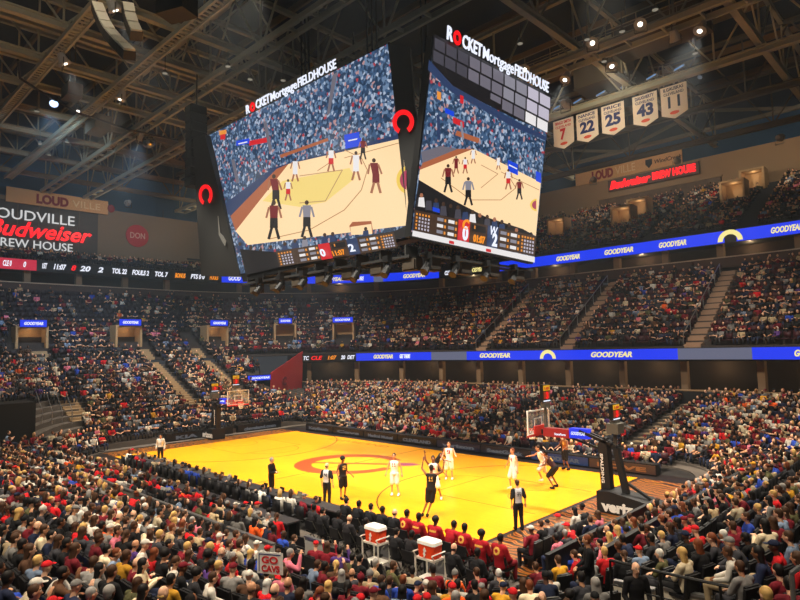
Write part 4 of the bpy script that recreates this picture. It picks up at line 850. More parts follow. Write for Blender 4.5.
FB = [('KeyBank', None, 'black courtside board on the far sideline, first from the far corner'), ('Cavs', None, 'black courtside board on the far sideline, second from the far corner'), ('Medical Mutual', None, 'black courtside board facing the centre emblem across the court'),
      ('CLEVELAND', None, 'black courtside board on the far sideline, behind the white player with arms out'), ('verizon', (24, 34, 60), 'dark blue courtside board behind the two players tangled near the far sideline'),
      ('SeatGeek', (20, 30, 48), 'dark courtside board behind the near-basket white players'), ('GOODYEAR', (30, 80, 140), 'blue-lit courtside board right of the running white player'), ('LOVE', (120, 70, 50), 'orange-lit courtside board at the right end of the far sideline')]
L0, L1 = -14.6, 15.4
for i, (w, c, lb) in enumerate(FB):
    a = L0+(L1-L0)*i/8; b = L0+(L1-L0)*(i+1)/8; side_board((a, 7.7, 0), (b, 7.7, 0), lb, w, 1 if i == 7 else 0, .58, c)
for i, (w, lb) in enumerate((('KIA  KIA', 'black board with white car-maker lettering beside the left hoop base'), ('cleveland.com', 'black board on the left baseline nearer the far corner'))):
    y0, y1 = ((-3.6, 2.2), (2.6, 7.0))[i]; side_board((-17.9, y0, 0), (-17.9, y1, 0), lb, w, 0, .7)
# near side: scorer's table, black cloth table
def table(x0, x1, y, label, d=.7, h=.76):
    r = root('scorers_table', ((x0+x1)/2, y, 0), label, 'table'); w = x1-x0; g = G(); g.box((0, 0, h-.03), (w, d, .05)); g.obj('table_top', mat('table_top', (58, 56, 58), .35), r)
    g = G(); g.box((0, d/2-.04, h/2-.03), (w, .05, h-.08)); g.obj('front_panel', M_BLACK, r)
    for sx in (-1, 1):
        for sy in (-1, 1): g = G(); g.box((sx*(w/2-.1), sy*(d/2-.1), (h-.06)/2), (.06, .06, h-.06)); g.obj('leg', M_BLACK, r)
    return r
table(-9.8, -4.2, -8.95, 'long black scorers table on the near sideline, left end nearest the left baseline'); table(-4.1, 2.2, -8.95, 'long black scorers table on the near sideline, in front of the standing coach'); table(2.3, 9.9, -8.95, 'long black scorers table on the near sideline, in front of the back-turned referee')
table(-8.0, -1.5, -11.15, 'second-row black press table behind the far part of the scorers table', .6); table(-1.3, 4.2, -11.15, 'second-row black press table behind the courtside spectators in white', .6); table(4.4, 9.6, -11.15, 'second-row black press table left of the suited staff chairs', .6)
R = random.Random(9)
for i in range(14):
    x = -8.8+i*1.3; g = G(); g.box((x, -8.95, .775), (.33, .22, .02)); g.prism([(x-.165, -8.86, .785), (x+.165, -8.86, .785), (x+.165, -8.80, .98), (x-.165, -8.80, .98)], (0, .012, 0)); o = g.obj('laptop', M_BLACK if i % 3 else M_STEEL2)
    tag(o, 'small open laptop on the scorers table along the near sideline', 'laptop', 'laptops on the scorers tables')
# cooler carts
M_COOL = mat('cooler_orange', (250, 74, 24), .45); M_COOLW = mat('cooler_lid', (240, 238, 232), .4); M_CART = mat('cart_white', (222, 216, 205), .4)
def cooler(x, y, lab1, lab2):
    r = root('equipment_cart', (x, y, 0), lab1, 'cart'); w, d = .72, .5
    for sx in (-1, 1):
        for sy in (-1, 1): g = G(); g.tube((sx*w/2, sy*d/2, .02), (sx*w/2, sy*d/2, .92), .028, n=8); g.obj('leg', M_CART, r)
    for z in (.25, .86): g = G(); g.box((0, 0, z), (w, d, .05)); g.obj('shelf', M_CART, r)
    for sx in (-1, 1): g = G(); g.tube((sx*w/2, -d/2, .92), (sx*w/2, -d/2-.08, 1.04), .022, n=8); g.tube((sx*w/2, -d/2-.08, 1.04), (sx*w/2, d/2, 1.04), .022, n=8); g.obj('handle', M_CART, r)
    c = root('drink_cooler', (x, y, .9), lab2, 'cooler')
    def rb(g, w0, d0, w1, d1, z0, z1):
        def ring(w_, d_, z): return [(w_/2*s*q, d_/2*t*p, z) for s, t, q, p in ((-1, -1, .8, 1), (1, -1, .8, 1), (1, -1, 1, .75), (1, 1, 1, .75), (1, 1, .8, 1), (-1, 1, .8, 1), (-1, 1, 1, .75), (-1, -1, 1, .75))]
        a, b = ring(w0, d0, z0), ring(w1, d1, z1); n = 8; g.add(a+b, [tuple(range(n-1, -1, -1)), tuple(range(n, 2*n))]+[(i, (i+1) % n, (i+1) % n+n, i+n) for i in range(n)])
    g = G(); rb(g, .60, .40, .66, .44, 0, .36); g.obj('body', M_COOL, c); g = G(); rb(g, .70, .47, .66, .43, .362, .45); rb(g, .66, .43, .5, .3, .45, .49); g.obj('lid', M_COOLW, c)
    g = G(); g.prism([(-.03, -.225, .04), (.03, -.225, .09), (.0, -.225, .15), (.06, -.225, .2), (.0, -.225, .3), (-.06, -.225, .22), (-.03, -.225, .17), (-.07, -.225, .12)], (0, -.012, 0)); g.obj('bolt_emblem', M_COOLW, c)
    g = G(); g.tube((-.02, -.22, .03), (-.02, -.27, .03), .018, n=8); g.obj('tap', M_WHITE, c)
cooler(13.75, -10.95, 'white wheeled cart holding a cooler, beside the suited staff', 'orange drink cooler with white lid, on the cart beside the suited staff')
cooler(16.0, -10.9, 'white wheeled cart holding a cooler, behind the maroon-jacketed bench', 'orange drink cooler with white lid, on the cart behind the maroon-jacketed bench')
# barriers
M_BLKB = mat('barrier_black', (14, 14, 15), .6)
def barrier(p, q, label, h=1.0, m=M_GREY):
    p = np.array(p, float); q = np.array(q, float); x = unit(q-p); L = np.linalg.norm(q-p); r = root('barrier_wall', (p+q)/2, label, 'barrier'); n = (x[1], -x[0], 0)
    g = G(); g.box((0, 0, h/2), (L, .08, h), (x, n, (0, 0, 1))); g.obj('panel', m, r); g = G(); g.box((0, 0, h+.03), (L, .14, .06), (x, n, (0, 0, 1))); g.obj('cap_rail', m if m is M_BLKB else M_RAIL, r)
    return r
barrier((9.0, -13.45, 0), (11.8, -13.45, 0), 'pale grey barrier panel with metal cap, behind the floor seats on the left', .95)
barrier((11.9, -12.3, 0), (12.9, -12.3, 0), 'short pale grey barrier panel beside the black chairs', .95)
barrier((-6, -13.45, 0), (1.0, -13.45, 0), 'long grey barrier panel far along the near stand', .95, mat('barrier_dark', (112, 108, 100), .6)); barrier((1.2, -13.45, 0), (8.6, -13.45, 0), 'long dull barrier panel left of the pale grey one', .95, mat('barrier_dim', (70, 66, 62), .6))
b0, b1, b2 = onZ((590, 592), 1.2), onZ((655, 597), 1.2), onZ((745, 612), 1.4)
for a, b, l in ((onZ((614, 582), 1.6), onZ((655, 591), 1.6), 'pale barrier panel at the bottom edge, left of the bald man in black'), (onZ((664, 589), 1.6), onZ((716, 600), 1.6), 'pale barrier panel at the bottom edge, right of the bald man in black')):
    barrier((a[0], a[1], .55), (b[0], b[1], .55), l, 1.05, mat('barrier_pale', (200, 190, 172), .6))
M_BLKB = mat('barrier_black', (14, 14, 15), .6)
for rho, lb, y0, y1 in ((3.72, 'low black barrier between the front rows of the end stand, nearest the baseline', -9.0, -.9), (5.42, 'low black barrier between rows of the end stand, second from the baseline', -9.0, 5.5)):
    barrier((15+rho, y0, zlow(rho, 0)-.05), (15+rho, y1, zlow(rho, 0)-.05), lb, 1.0, M_BLKB)
# black rail in front of the lower right
g = G(); P = [onZ(p, 2.35) for p in ((610, 560), (660, 572), (720, 585), (790, 598))]
r = root('guard_rail', P[0]*(1, 1, 0), 'black metal guard rail crossing the bottom right corner', 'railing'); base = np.array(r.location)
g = G()
for a, b in zip(P[:-1], P[1:]): g.tube(a-base, b-base, .03, n=6); g.tube(a-base-(0, 0, .5), b-base-(0, 0, .5), .018, n=6)
g.obj('rail', M_BLACK, r)
for a in P: g = G(); g.tube((a-base), (a-base)*(1, 1, 0)+(0, 0, .4), .028, n=6); g.obj('post', M_BLACK, r)
q = onZ((791, 566), 3.7); r = root('pipe_rail', (q[0], q[1], 1.6), 'pale bent pipe handrail at the right picture edge', 'railing'); g = G(); x = np.array((.8, .3, 0))
g.tube((0, 0, 0), (0, 0, 2.0), .035, n=8); g.tube((0, 0, 2.0), (.1, .04, 2.1), .035, n=8); g.tube((.1, .04, 2.1), (.9, .35, 2.1), .035, n=8); g.tube((.9, .35, 2.1), (.9, .35, 0), .035, n=8); g.obj('pipe', M_RAIL, r)
# ------------------------------------------------------------------ number banners and their lighting truss
M_CREAM = mat('banner_cream', (238, 226, 206), .8); M_NAVYT = mat('banner_navy', (38, 52, 110), .8); M_REDT = mat('banner_red', (205, 38, 44), .8); M_ORT = mat('banner_orange', (226, 90, 60), .8)
for i, (num, nm, xc, mm) in enumerate((('7', 'DAUGHERTY', 4.3, M_REDT), ('22', 'NANCE', 6.4, M_NAVYT), ('25', 'PRICE', 8.55, M_NAVYT), ('43', 'DAUGHERTY', 11.05, M_NAVYT), ('11', 'ILGAUSKAS', 13.15, mat('banner_blueblack', (40, 58, 84), .8)))):
    if num == '7': nm = 'BINGO SMITH'
    r = root('retired_number_banner', (xc, 20, 25.6), 'cream pennant banner with a %s, %s of the five hanging in a row' % ({'7': 'red seven', '22': 'navy twenty-two', '25': 'navy twenty-five', '43': 'navy forty-three', '11': 'blue-black eleven'}[num], ('first', 'second', 'third', 'fourth', 'last')[i]), 'banner')
    w = .92; g = G(); g.prism([(-w, 0, 0), (w, 0, 0), (w, 0, -2.15), (0, 0, -2.55), (-w, 0, -2.15)], (0, .03, 0)); g.obj('cloth', M_CREAM, r)
    text_g(num, ({'11': -.42}.get(num, -.62) if len(num) == 2 else -.3, -.015, -1.7), (1, 0, 0), (0, 0, 1), .85, ({'11': .84}.get(num, 1.24)) if len(num) == 2 else .52, .015, bold=.045 if num != '11' else .015).obj('number', mm, r)
    g = text_g(nm, (-.7, -.015, -.42), (1, 0, 0), (0, 0, 1), .24, 1.4, .015, bold=.02); text_g('CLEVELAND', (-.7, -.015, -.74), (1, 0, 0), (0, 0, 1), .2, 1.4, .015, bold=.01, g=g); g.obj('name', mm, r)
    g = G(); g.ell((0, -.01, -2.1), (.34, .01, .13), 12, 6); g.obj('crest', M_ORT, r)
    g = G(); g.prism([(-w, -.02, 0), (w, -.02, 0), (w, -.02, -.06), (-w, -.02, -.06)], (0, .07, 0)); g.obj('hem_pole', M_BLACK, r)
def boxtruss(name, p, q, label, s=.45, kind=True):
    p = np.array(p, float); q = np.array(q, float); d = unit(q-p); n = np.cross(d, (0, 0, 1)); L = np.linalg.norm(q-p); g = G(); C4 = [n*a*s/2+np.array((0, 0, b*s/2)) for a, b in ((-1, -1), (1, -1), (1, 1), (-1, 1))]
    for c in C4: g.tube(p+c, q+c, .03, n=5)
    k = int(L/s)
    for i in range(k):
        for a in range(4): u, v = C4[a], C4[(a+1) % 4]; g.tube(p+d*s*i+(u if i % 2 else v), p+d*s*(i+1)+(v if i % 2 else u), .018, n=4)
    o = g.obj(name, M_STEEL2); tag(o, label, 'truss'); return o
boxtruss('lighting_truss', (1.5, 20.3, 26.3), (15.5, 20.3, 26.3), 'silver box truss carrying lamps above the number banners')
# lamp bodies on the trusses
def lamp(name, c, aim, label, group, r0=.22, L=.5, face=None):
    c = np.array(c, float); d = unit(np.array(aim, float)-c); r = root(name, c, label, 'spotlight', group)
    g = G(); g.tube(-d*L*.5, d*L*.3, r0*.6, r0, 12); g.tube(d*L*.3, d*L*.5, r0, r0*1.12, 12); g.ell(-d*L*.5, (r0*.6,)*3, 10, 6); g.obj('housing', M_BLACK, r)
    x = unit(np.cross(d, (0, 0, 1))); g = G(); g.bar(x*r0*1.15, x*r0*1.15+(0, 0, .5), .05, .02); g.bar(-x*r0*1.15, -x*r0*1.15+(0, 0, .5), .05, .02); g.bar(-x*r0*1.15+(0, 0, .5), x*r0*1.15+(0, 0, .5), .05, .05); g.obj('yoke', M_BLACK, r)
    g = G(); g.tube(d*L*.5, d*L*.53, r0*.95, r0*.95, 12); g.obj('lens', face or mat('lens_dim', (150, 160, 175), .2, emit=.25), r); return r
for i in range(12): lamp('moving_light', (2.3+i*1.15, 20.3, 25.75), (2.3+i*1.15+R.uniform(-4, 4), 8, 8), 'black moving light slung under the box truss above the number banners', 'moving lights under the banner truss', .17, .42)
for i in range(6):
    x = 3.6+i*2.0; r = root('wash_light', (x, 20.3, 26.62), 'flat pale wash light on top of the banner truss', 'spotlight', 'wash lights on the banner truss'); g = G(); g.box((0, 0, .12), (.8, .35, .14), (unit((1, 0, .25)), (0, 1, 0), unit((-.25, 0, 1)))); g.obj('housing', M_GREY, r)
    g = G(); g.box((0, -.19, .12), (.7, .03, .1), (unit((1, 0, .25)), (0, 1, 0), unit((-.25, 0, 1)))); g.obj('lens', mat('lens_blue', (120, 165, 220), .3, emit=.6), r)
# ------------------------------------------------------------------ roof steel
ZR = 26.0
def ibeam(g, p, q, w=.35, h=.5, t=.06, m=0):
    p = np.array(p, float); q = np.array(q, float); u = np.array((0, 0, h/2)); g.bar(p+u, q+u, w, t, m); g.bar(p-u, q-u, w, t, m); g.bar(p, q, t, h, m)
def truss(p, q, depth=4.6, w=.5, bay=6.5, m=M_STEEL, gap=.0):
    p = np.array(p, float); q = np.array(q, float); d = unit(q-p); L = np.linalg.norm(q-p); n = max(2, int(round(L/bay))); g = G(); up = np.array((0, 0, depth))
    if gap:
        s = np.array((-d[1], d[0], 0))*gap/2
        for sg in (-1, 1): g.bar(p+s*sg, q+s*sg, w*.4, .35)
        k = int(L/2.2)
        for i in range(k+1): c = p+d*L*i/k; g.bar(c-s, c+s, .12, .2)
    else: ibeam(g, p, q, w, .42)
    ibeam(g, p+up, q+up, w*.7, .3)
    for i in range(n+1):
        a = p+d*L*i/n; g.bar(a, a+up, .11, .11)
        if i < n: b = p+d*L*(i+1)/n; m_ = (a+b)/2; g.bar(a, m_+up, .11, .11); g.bar(m_+up, b, .11, .11)
    return struct(g.obj('roof_truss', m))
M_ST3 = mat('steel_dim_lit', (120, 102, 76), .6, noise=.15, nscale=.4)  # darker, browner copy of the roof steel, its dimmer light painted in
for y, gap in ((-4.0, .9), (.6, .9), (12.3, 1.3), (19.9, 0), (27.5, 0), (36.2, 0)): truss((-49, y, ZR), (42, y, ZR), gap=gap, m=M_STEEL if y < 26 else M_STEEL2, w=.5, depth=4.8)
for x in (-45, -38, -31, -25.5, -20.5, -15.5, -10.3, -5.9, 9.9, 18.7, 28): truss((x, -27 if x > -30 else -22, ZR+.75), (x, 41, ZR+.75), depth=4.2, w=.42, m=M_STEEL if x > -21 else M_ST3)
# double chords next to the y-trusses on the left
for x in (-12.1, -17.3): g = G(); ibeam(g, (x, -26, ZR+1.2), (x, 40, ZR+1.2), .3, .3); struct(g.obj('roof_beam', M_STEEL))
# low sloping steel seen above the far wall
for (x0, x1) in ((-20, -2), (-2, 16), (16, 34)):
    g = G(); g.bar((x0, 46, 30.2), (x1, 46, 30.2), .5, .35); g.bar((x0, 46, 30.2), ((x0+x1)/2, 46, 32.6), .3, .3); g.bar(((x0+x1)/2, 46, 32.6), (x1, 46, 30.2), .3, .3); g.bar((x0, 46, 32.6), (x1, 46, 32.6), .35, .35); struct(g.obj('roof_truss', M_STEEL2))
# purlins below the deck
for y in np.arange(-24, 50, 6.2): g = G(); g.bar((-52, y, 32), (45, y, 32), .2, .5); struct(g.obj('roof_beam', M_ST3))
# perforated catwalk beams (ladder pattern)
def ladder(y, x0, x1, z=ZR-.1, w=.62):
    g = G()
    for s in (-1, 1): g.bar((x0, y+s*w/2, z), (x1, y+s*w/2, z), .13, .3)
    n = int((x1-x0)/.42)
    for i in range(n): g.b2((x0+i*.42, y-w/2, z-.03), (x0+i*.42+.16, y+w/2, z+.03))
    struct(g.obj('roof_catwalk', M_STEEL))
ladder(-13.2, -45, 20); ladder(-8.6, -45, 24)
# long catwalk with lamps (right of the scoreboard) and its handrails
g = G(); g.b2((-20, 11.75, ZR+.35), (40, 12.85, ZR+.42))
for s in (11.7, 12.9):
    for z in (.95, 1.4): g.tube((-20, s, ZR+z), (40, s, ZR+z), .03, n=5)
    for i in range(31): g.tube((-20+2*i, s, ZR+.4), (-20+2*i, s, ZR+1.4), .03, n=5)
struct(g.obj('roof_catwalk', M_STEEL))
M_LAMPF = mat('lamp_face', (255, 248, 235), .3, emit=4)
LAMPS = []
def flood(x, y, z, tx, ty, energy, label, group, size=55, blend=.7, col=(1, .93, .8), rad=.25, tz=0):
    r = root('floodlight', (x, y, z), label, 'floodlight', group); d = unit(np.array((tx-x, ty-y, tz-z))); u = unit(np.cross(np.cross(d, (0, 0, 1)), d)); s = np.cross(d, u)
    g = G(); g.tube(-d*.35, d*.1, .2, .3, 14); g.tube(d*.1, d*.3, .3, .38, 14); g.obj('housing', M_GREY, r); g = G(); g.tube(d*.3, d*.32, .14, .14, 12); g.obj('lens', M_LAMPF, r)
    g = G(); g.bar(s*.36, s*.36+(0, 0, -.6), .06, .03); g.bar(-s*.36, -s*.36+(0, 0, -.6), .06, .03); g.bar(s*.36+(0, 0, -.6), -s*.36+(0, 0, -.6), .06, .06); g.obj('bracket', M_STEEL2, r)
    if energy:
        l = bpy.data.lights.new('flood_lamp', 'SPOT'); l.energy = energy; l.color = col; l.spot_size = math.radians(size); l.spot_blend = blend; l.shadow_soft_size = rad
        o = bpy.data.objects.new('flood_lamp', l); COL.objects.link(o); p = np.array((x, y, z))+d*.5; o.location = p; o.rotation_euler = Vector(d).to_track_quat('-Z', 'Y').to_euler()
    return r
for i, x in enumerate((3.5, 6.2, 11.3, 14.4, 20.5)):
    flood(x, 11.3, ZR+.35, 24, -20, 0, 'bright white floodlight standing on the catwalk right of the scoreboard', 'floodlights on the far catwalk')
# mirror ball and small ceiling lamps
c = onZ((149, 142), 24.5); r = root('mirror_ball', c, 'round mirrored ball hanging left of the scoreboard', 'mirror ball'); g = G(); g.ell((0, 0, 0), (.55, .55, .55), 24, 16); g.obj('ball', mat('mirror', (200, 190, 170), .15, 1.0), r); g = G(); g.tube((0, 0, .5), (0, 0, 3), .02, n=5); g.obj('cable', M_BLACK, r)
for px, z, lb in (((54, 102), 26.6, 'bluish glaring spotlight under the roof at the left'), ((78, 110), 27.2, 'small white spotlight right of the bluish glaring one')):
    c = onZ(px, z-1.6); lamp('spotlight', c, (c[0]+6, c[1]-2, c[2]-7), lb, None, .13 if px[0] > 60 else .3, .5, mat('lens_hot', (255, 250, 240), .3, emit=4) if px[0] > 60 else mat('lens_hotblue', (190, 215, 255), .3, emit=2.2))
for px in ((37, 110), (40, 143), (67, 141), (49, 154), (165, 72), (228, 65), (250, 78), (283, 79), (163, 218), (655, 8), (622, 30), (587, 38), (520, 42), (672, 32), (695, 52), (604, 60)):
    c = onZ(px, 25.6 if px[0] < 300 else 25.7); r = root('ceiling_lamp', c, 'small round lamp fixed below the roof steel', 'ceiling lamp', 'small lamps under the roof steel'); g = G(); g.tube((0, 0, .12), (0, 0, -.1), .1, .2, 10); g.obj('shade', M_STEEL2, r); g = G(); g.tube((0, 0, -.1), (0, 0, -.12), .17, .17, 10); g.obj('lens', mat('lens_warm', (225, 215, 190), .4, emit=.3), r)
    g = G(); g.tube((0, 0, .12), (0, 0, 1.2), .03, n=5); g.obj('stem', M_STEEL2, r)
# roof-hung air ducts / equipment boxes
for px, z, d in (((270, 122-40), 28.5, (3.5, 1.6, 1.3)), ((610, 75), 28.5, (5, 2.6, 1.6)), ((660, 30), 29, (6, 2.4, 1.8)), ((72, 92), 26.5, (1.6, 1, .9)), ((98, 125), 25.5, (2.2, 1.2, 1.1)), ((505, 130), 28, (3, 2, 1.4))):
    c = onZ(px, z); g = G(); g.box((0, 0, 0), d); g.box((0, 0, -d[2]/2), (d[0]*1.03, d[1]*1.03, .08)); g.bar((-d[0]*.4, 0, 0), (-d[0]*.4, 0, 3.5), .06); g.bar((d[0]*.4, 0, 0), (d[0]*.4, 0, 3.5), .06)
    o = g.obj('air_handling_box', M_STEEL2); o.location = c; tag(o, 'dull grey equipment box hung in the roof steel', 'equipment box', 'equipment boxes in the roof')
# drooping cable across the left roof
g = G(); pts = [onZ(p, 25.0) for p in ((18, 60), (20, 78), (38, 90), (60, 103), (78, 113), (100, 120), (130, 130), (178, 140))]
for a, b in zip(pts[:-1], pts[1:]): g.tube(a, b, .08, n=6)
tag(g.obj('cable', M_BLACK), 'thick black cable drooping across the roof at the left', 'cable')
# ------------------------------------------------------------------ players, officials, staff
OUT = (.72, -.69)
def st(**k): return pose(STAND, **k)
BK = (30, 27, 26); WH = (240, 236, 226); GOLDC = (206, 160, 70)
M_NUMW = mat('number_white', (232, 232, 232), .7); M_NUMR = mat('number_red', (190, 40, 50), .7); M_NUMB = mat('number_blue', (40, 60, 130), .7)
def player(loc, d, p, label, dark=True, num='11', skin='dark', hair='short', hairc='black', s=1.1, legs=None, front=False, topc=None, **k):
    return person(p, (loc[0], loc[1], .02+k.pop('dz', 0)), facing(*d), label, 'basketball player', None, sl=0, topc=topc or (BK if dark else WH), bot=BK if dark else WH, short=.46, shoe=(34, 30, 30) if dark else (236, 232, 226),
                  skin=skin, hair=hair, hairc=hairc, s=s, num=num, vox=.0105, tops='jersey', bots='shorts', inf=.02, binf=.034, numm=M_GOLD if dark else M_NUMR, front=front, **k)
player((6.11, -5.86), (.95, -.05), st(wrL=(-.33, .2, .98), wrR=(.36, .16, 1.0), elR=(.29, -.03, 1.15), anL=(-.17, -.1, .09), knL=(-.13, .02, .5), anR=(.17, .08, .09)), 'player in black uniform with gold trim standing beside the back-turned referee near mid court', num='2', skin='brown', hair='afro', front=True, s=1.08)
player((7.61, -3.93), (.55, -.84), st(elL=(-.29, -.02, 1.16), wrL=(-.33, .05, .93), elR=(.29, -.02, 1.16), wrR=(.36, .05, .95), anL=(-.17, .03, .09), anR=(.14, -.03, .09)), 'player in white uniform standing alone at the three-point arc, right of the centre emblem', dark=False, num='11', skin='tan', s=1.1, front=True)
player((11.25, -5.45), (-.5, .86), st(pel=(0, -.02, 1.0), che=(.02, .02, 1.34), nec=(.02, .02, 1.53), hea=(.02, .08, 1.73), shL=(-.18, .02, 1.52), shR=(.22, .02, 1.52), elL=(-.36, .14, 1.70), wrL=(-.32, .24, 1.97), elR=(.42, .14, 1.60), wrR=(.46, .2, 1.86), hiL=(-.09, -.02, .97), hiR=(.09, -.02, .97),
       knL=(-.13, -.05, .56), knR=(.02, -.06, .55), anL=(-.30, -.22, .14), anR=(-.13, -.2, .12)), 'player in black uniform seen from behind with both arms raised, closest to the bench', num='11', skin='brown', s=1.12)
player((9.52, -3.32), (.6, -.8), st(elL=(-.34, .05, 1.2), wrL=(-.5, .12, 1.05), elR=(.3, .1, 1.62), wrR=(.32, .15, 1.9), knL=(-.2, .1, .52), anL=(-.3, -.02, .09), knR=(.16, .05, .5), anR=(.22, 0, .09)), 'player in white uniform partly hidden behind the one with raised arms', dark=False, num='5', skin='brown', s=1.1, front=True)
player((6.85, -.05), (.55, .3), st(pel=(0, 0, .82), che=(.0, .2, 1.08), nec=(0, .3, 1.22), hea=(0, .38, 1.38), shL=(-.18, .27, 1.20), shR=(.18, .27, 1.20), elL=(-.3, .42, 1.0), wrL=(-.3, .66, 1.0), elR=(.3, .42, .98), wrR=(.34, .66, .95), hiL=(-.09, 0, .8), hiR=(.09, 0, .8), knL=(-.25, -.12, .45), anL=(-.42, -.5, .12), knR=(.17, .2, .44), anR=(.2, .05, .09)),
       'player in black uniform leaning into a white one, beyond the raised arms', num='0', skin='brown', hair='short', s=1.08)
player((7.5, .25), (.4, -.9), st(elL=(-.32, .1, 1.22), wrL=(-.4, .3, 1.2), elR=(.28, .1, 1.16), wrR=(.3, .3, 1.05), knR=(.14, .08, .5), anR=(.18, 0, .09)), 'player in white uniform with a black one leaning into him, beyond the raised arms', dark=False, num='9', skin='tan', hairc='brown', s=1.1, front=True)
player((11.28, .53), (-.3, -.95), st(elL=(-.3, .0, 1.16), wrL=(-.36, .06, .9), elR=(.34, -.04, 1.18), wrR=(.48, .02, .97), knL=(-.13, .06, .5), anL=(-.15, -.08, .09), knR=(.15, .12, .52), anR=(.2, .02, .09)), 'player in white uniform with arms hanging wide, behind the baseline referee', dark=False, num='4', skin='tan', hairc='auburn', s=1.1, front=True)
player((11.75, 2.5), (-.6, -.75), st(pel=(0, 0, .92), che=(0, .12, 1.22), nec=(0, .17, 1.40), hea=(0, .24, 1.57), shL=(-.18, .14, 1.36), shR=(.18, .14, 1.36), elL=(-.32, -.05, 1.22), wrL=(-.36, .1, 1.02), elR=(.34, .3, 1.2), wrR=(.5, .5, 1.15), hiL=(-.09, 0, .9), hiR=(.09, 0, .9), knL=(-.12, .3, .62), anL=(-.12, .12, .22), knR=(.12, -.1, .5), anR=(.14, -.42, .16)),
       'player in white uniform running just left of the crouching black one', dark=False, num='3', skin='tan', hairc='brown', s=1.12)
player((12.55, 2.0), (-.85, -.1), st(pel=(0, -.12, .86), che=(0, .12, 1.12), nec=(0, .22, 1.28), hea=(0, .3, 1.45), shL=(-.18, .18, 1.25), shR=(.18, .18, 1.25), elL=(-.3, .2, 1.0), wrL=(-.26, .46, .92), elR=(.3, .2, 1.0), wrR=(.26, .46, .9), hiL=(-.1, -.1, .84), hiR=(.1, -.1, .84), knL=(-.18, .16, .5), anL=(-.2, -.1, .09), knR=(.2, .16, .5), anR=(.24, -.08, .09)),
       'player in black uniform crouching with bent knees near the basket, facing left', num='1', skin='brown', s=1.12, topc=(62, 30, 30))
player((10.9, 6.2), (-.3, -.9), st(elL=(-.3, .1, 1.16), wrL=(-.3, .3, 1.1), elR=(.3, .1, 1.16), wrR=(.28, .3, 1.1), knL=(-.16, .1, .5), anL=(-.2, -.05, .09)), 'player in gold-trimmed black uniform by the far sideline, under the red arm pad', num='4', skin='brown', s=1.1, front=True, topc=(150, 92, 40))
REFT = (34, 34, 38)
def ref(loc, d, p, label, num, **k): return person(p, (loc[0], loc[1], .02), facing(*d), label, 'referee', None, sl=.45, topc=REFT, bot=(24, 24, 28), short=1, shoe=(18, 18, 18), num='ref', bodytop=num, numm=mat('referee_grey', (186, 186, 190), .75), tops='striped_shirt', bots='trousers', vox=.0105, **k)
ref((14.99, -4.74), (-.8, .55), st(elL=(-.27, -.06, 1.15), wrL=(-.24, .02, .90), elR=(.27, -.02, 1.15), wrR=(.3, .06, .92), anL=(-.1, .06, .09)), 'referee with grey-backed shirt standing on the patterned baseline at the right', '35', skin='fair', hairc='brown', s=1.04)
ref((6.5, -7.12), (-.35, .9), st(elL=(-.27, -.03, 1.16), elR=(.28, -.03, 1.16), wrR=(.3, .02, .9)), 'referee with grey-backed shirt seen from behind near mid court', '4', skin='fair', hair='bald', hairc='brown', s=1.04)
person(st(elL=(-.25, .05, 1.15), wrL=(.02, .25, 1.15), elR=(.25, .05, 1.13), wrR=(-.02, .27, 1.10)), (3.05, -7.75, .0), facing(.8, .5), 'coach in dark suit standing with folded arms at the sideline, left of the referee', topc=(26, 26, 30), bot=(24, 24, 28), skin='fair', hairc='grey', s=1.03, tops='jacket', hem=.34, inf=.026, vox=.011)
person(st(), (-10.16, -7.3, .0), facing(.6, -.6), 'person in white shirt and dark trousers standing at the near left court corner', topc=(235, 232, 222), bot=(36, 34, 34), skin='tan', s=1.0, vox=.012)
person(st(elR=(.24, .06, 1.14), wrR=(.1, .26, 1.02), elL=(-.24, .06, 1.14), wrL=(-.08, .26, 1.0)), (20.9, -10.7, zlow(6.5, -24)), facing(-.5, -.3), 'uniformed person in black standing at the barrier near the bottom edge', topc=(16, 17, 22), bot=(16, 17, 22), skin='tan', hairc='auburn', vox=.012)
person(st(elR=(.26, .0, 1.14), wrR=(.2, .2, .95), elL=(-.26, 0, 1.14), wrL=(-.2, .2, .95)), (22.55, -11.9, zlow(7.5, -30)-.1), facing(.7, -.6), 'bald man in black shirt at the bottom edge, right of the uniformed one', topc=(20, 19, 22), bot=(24, 22, 26), skin='fair', hair='bald', hairc='grey', vox=.012)
# seated pose meshes shared by staff and spectators
LEGS = dict()
SPOSE = [pose(SIT), pose(SIT, elL=(-.25, .06, .74), wrL=(-.05, .26, .88), elR=(.25, .06, .74), wrR=(.05, .26, .88)), pose(SIT, elR=(.27, .14, .86), wrR=(.18, .22, 1.16), elL=(-.24, .05, .72), wrL=(-.06, .24, .78)),
         pose(SIT, elL=(-.24, .06, .74), wrL=(.06, .2, .76), elR=(.24, .06, .74), wrR=(-.06, .21, .73)),
         pose(SIT, che=(0, .06, .80), nec=(0, .15, .98), hea=(0, .24, 1.15), shL=(-.18, .12, .95), shR=(.18, .12, .95), elL=(-.23, .28, .70), wrL=(-.08, .44, .64), elR=(.23, .28, .70), wrR=(.08, .44, .64)),
         pose(SIT, elL=(-.3, .06, 1.12), wrL=(-.24, .12, 1.42), elR=(.3, .06, 1.12), wrR=(.24, .12, 1.42))]
PBODY = [body_mesh('seated_body', p, .014) for p in SPOSE]; PTOP = [top_mesh('seated_top', p, .016, 1., .02) for p in SPOSE]; PTOPS = [top_mesh('seated_shirt', p, .016, .45, .016) for p in SPOSE]
PBOT = [bottom_mesh('seated_trousers', p, .018) for p in SPOSE]; PSHOE = shoes_mesh('seated_shoes', SPOSE[0], .014)
HSTY = ('short', 'long', 'tail', 'cap', 'beanie', 'bald', 'afro')
PHAIR = {(h, k): hair_mesh('hair_'+h, SPOSE[k], h, .014) for h in HSTY for k in (0, 4)}
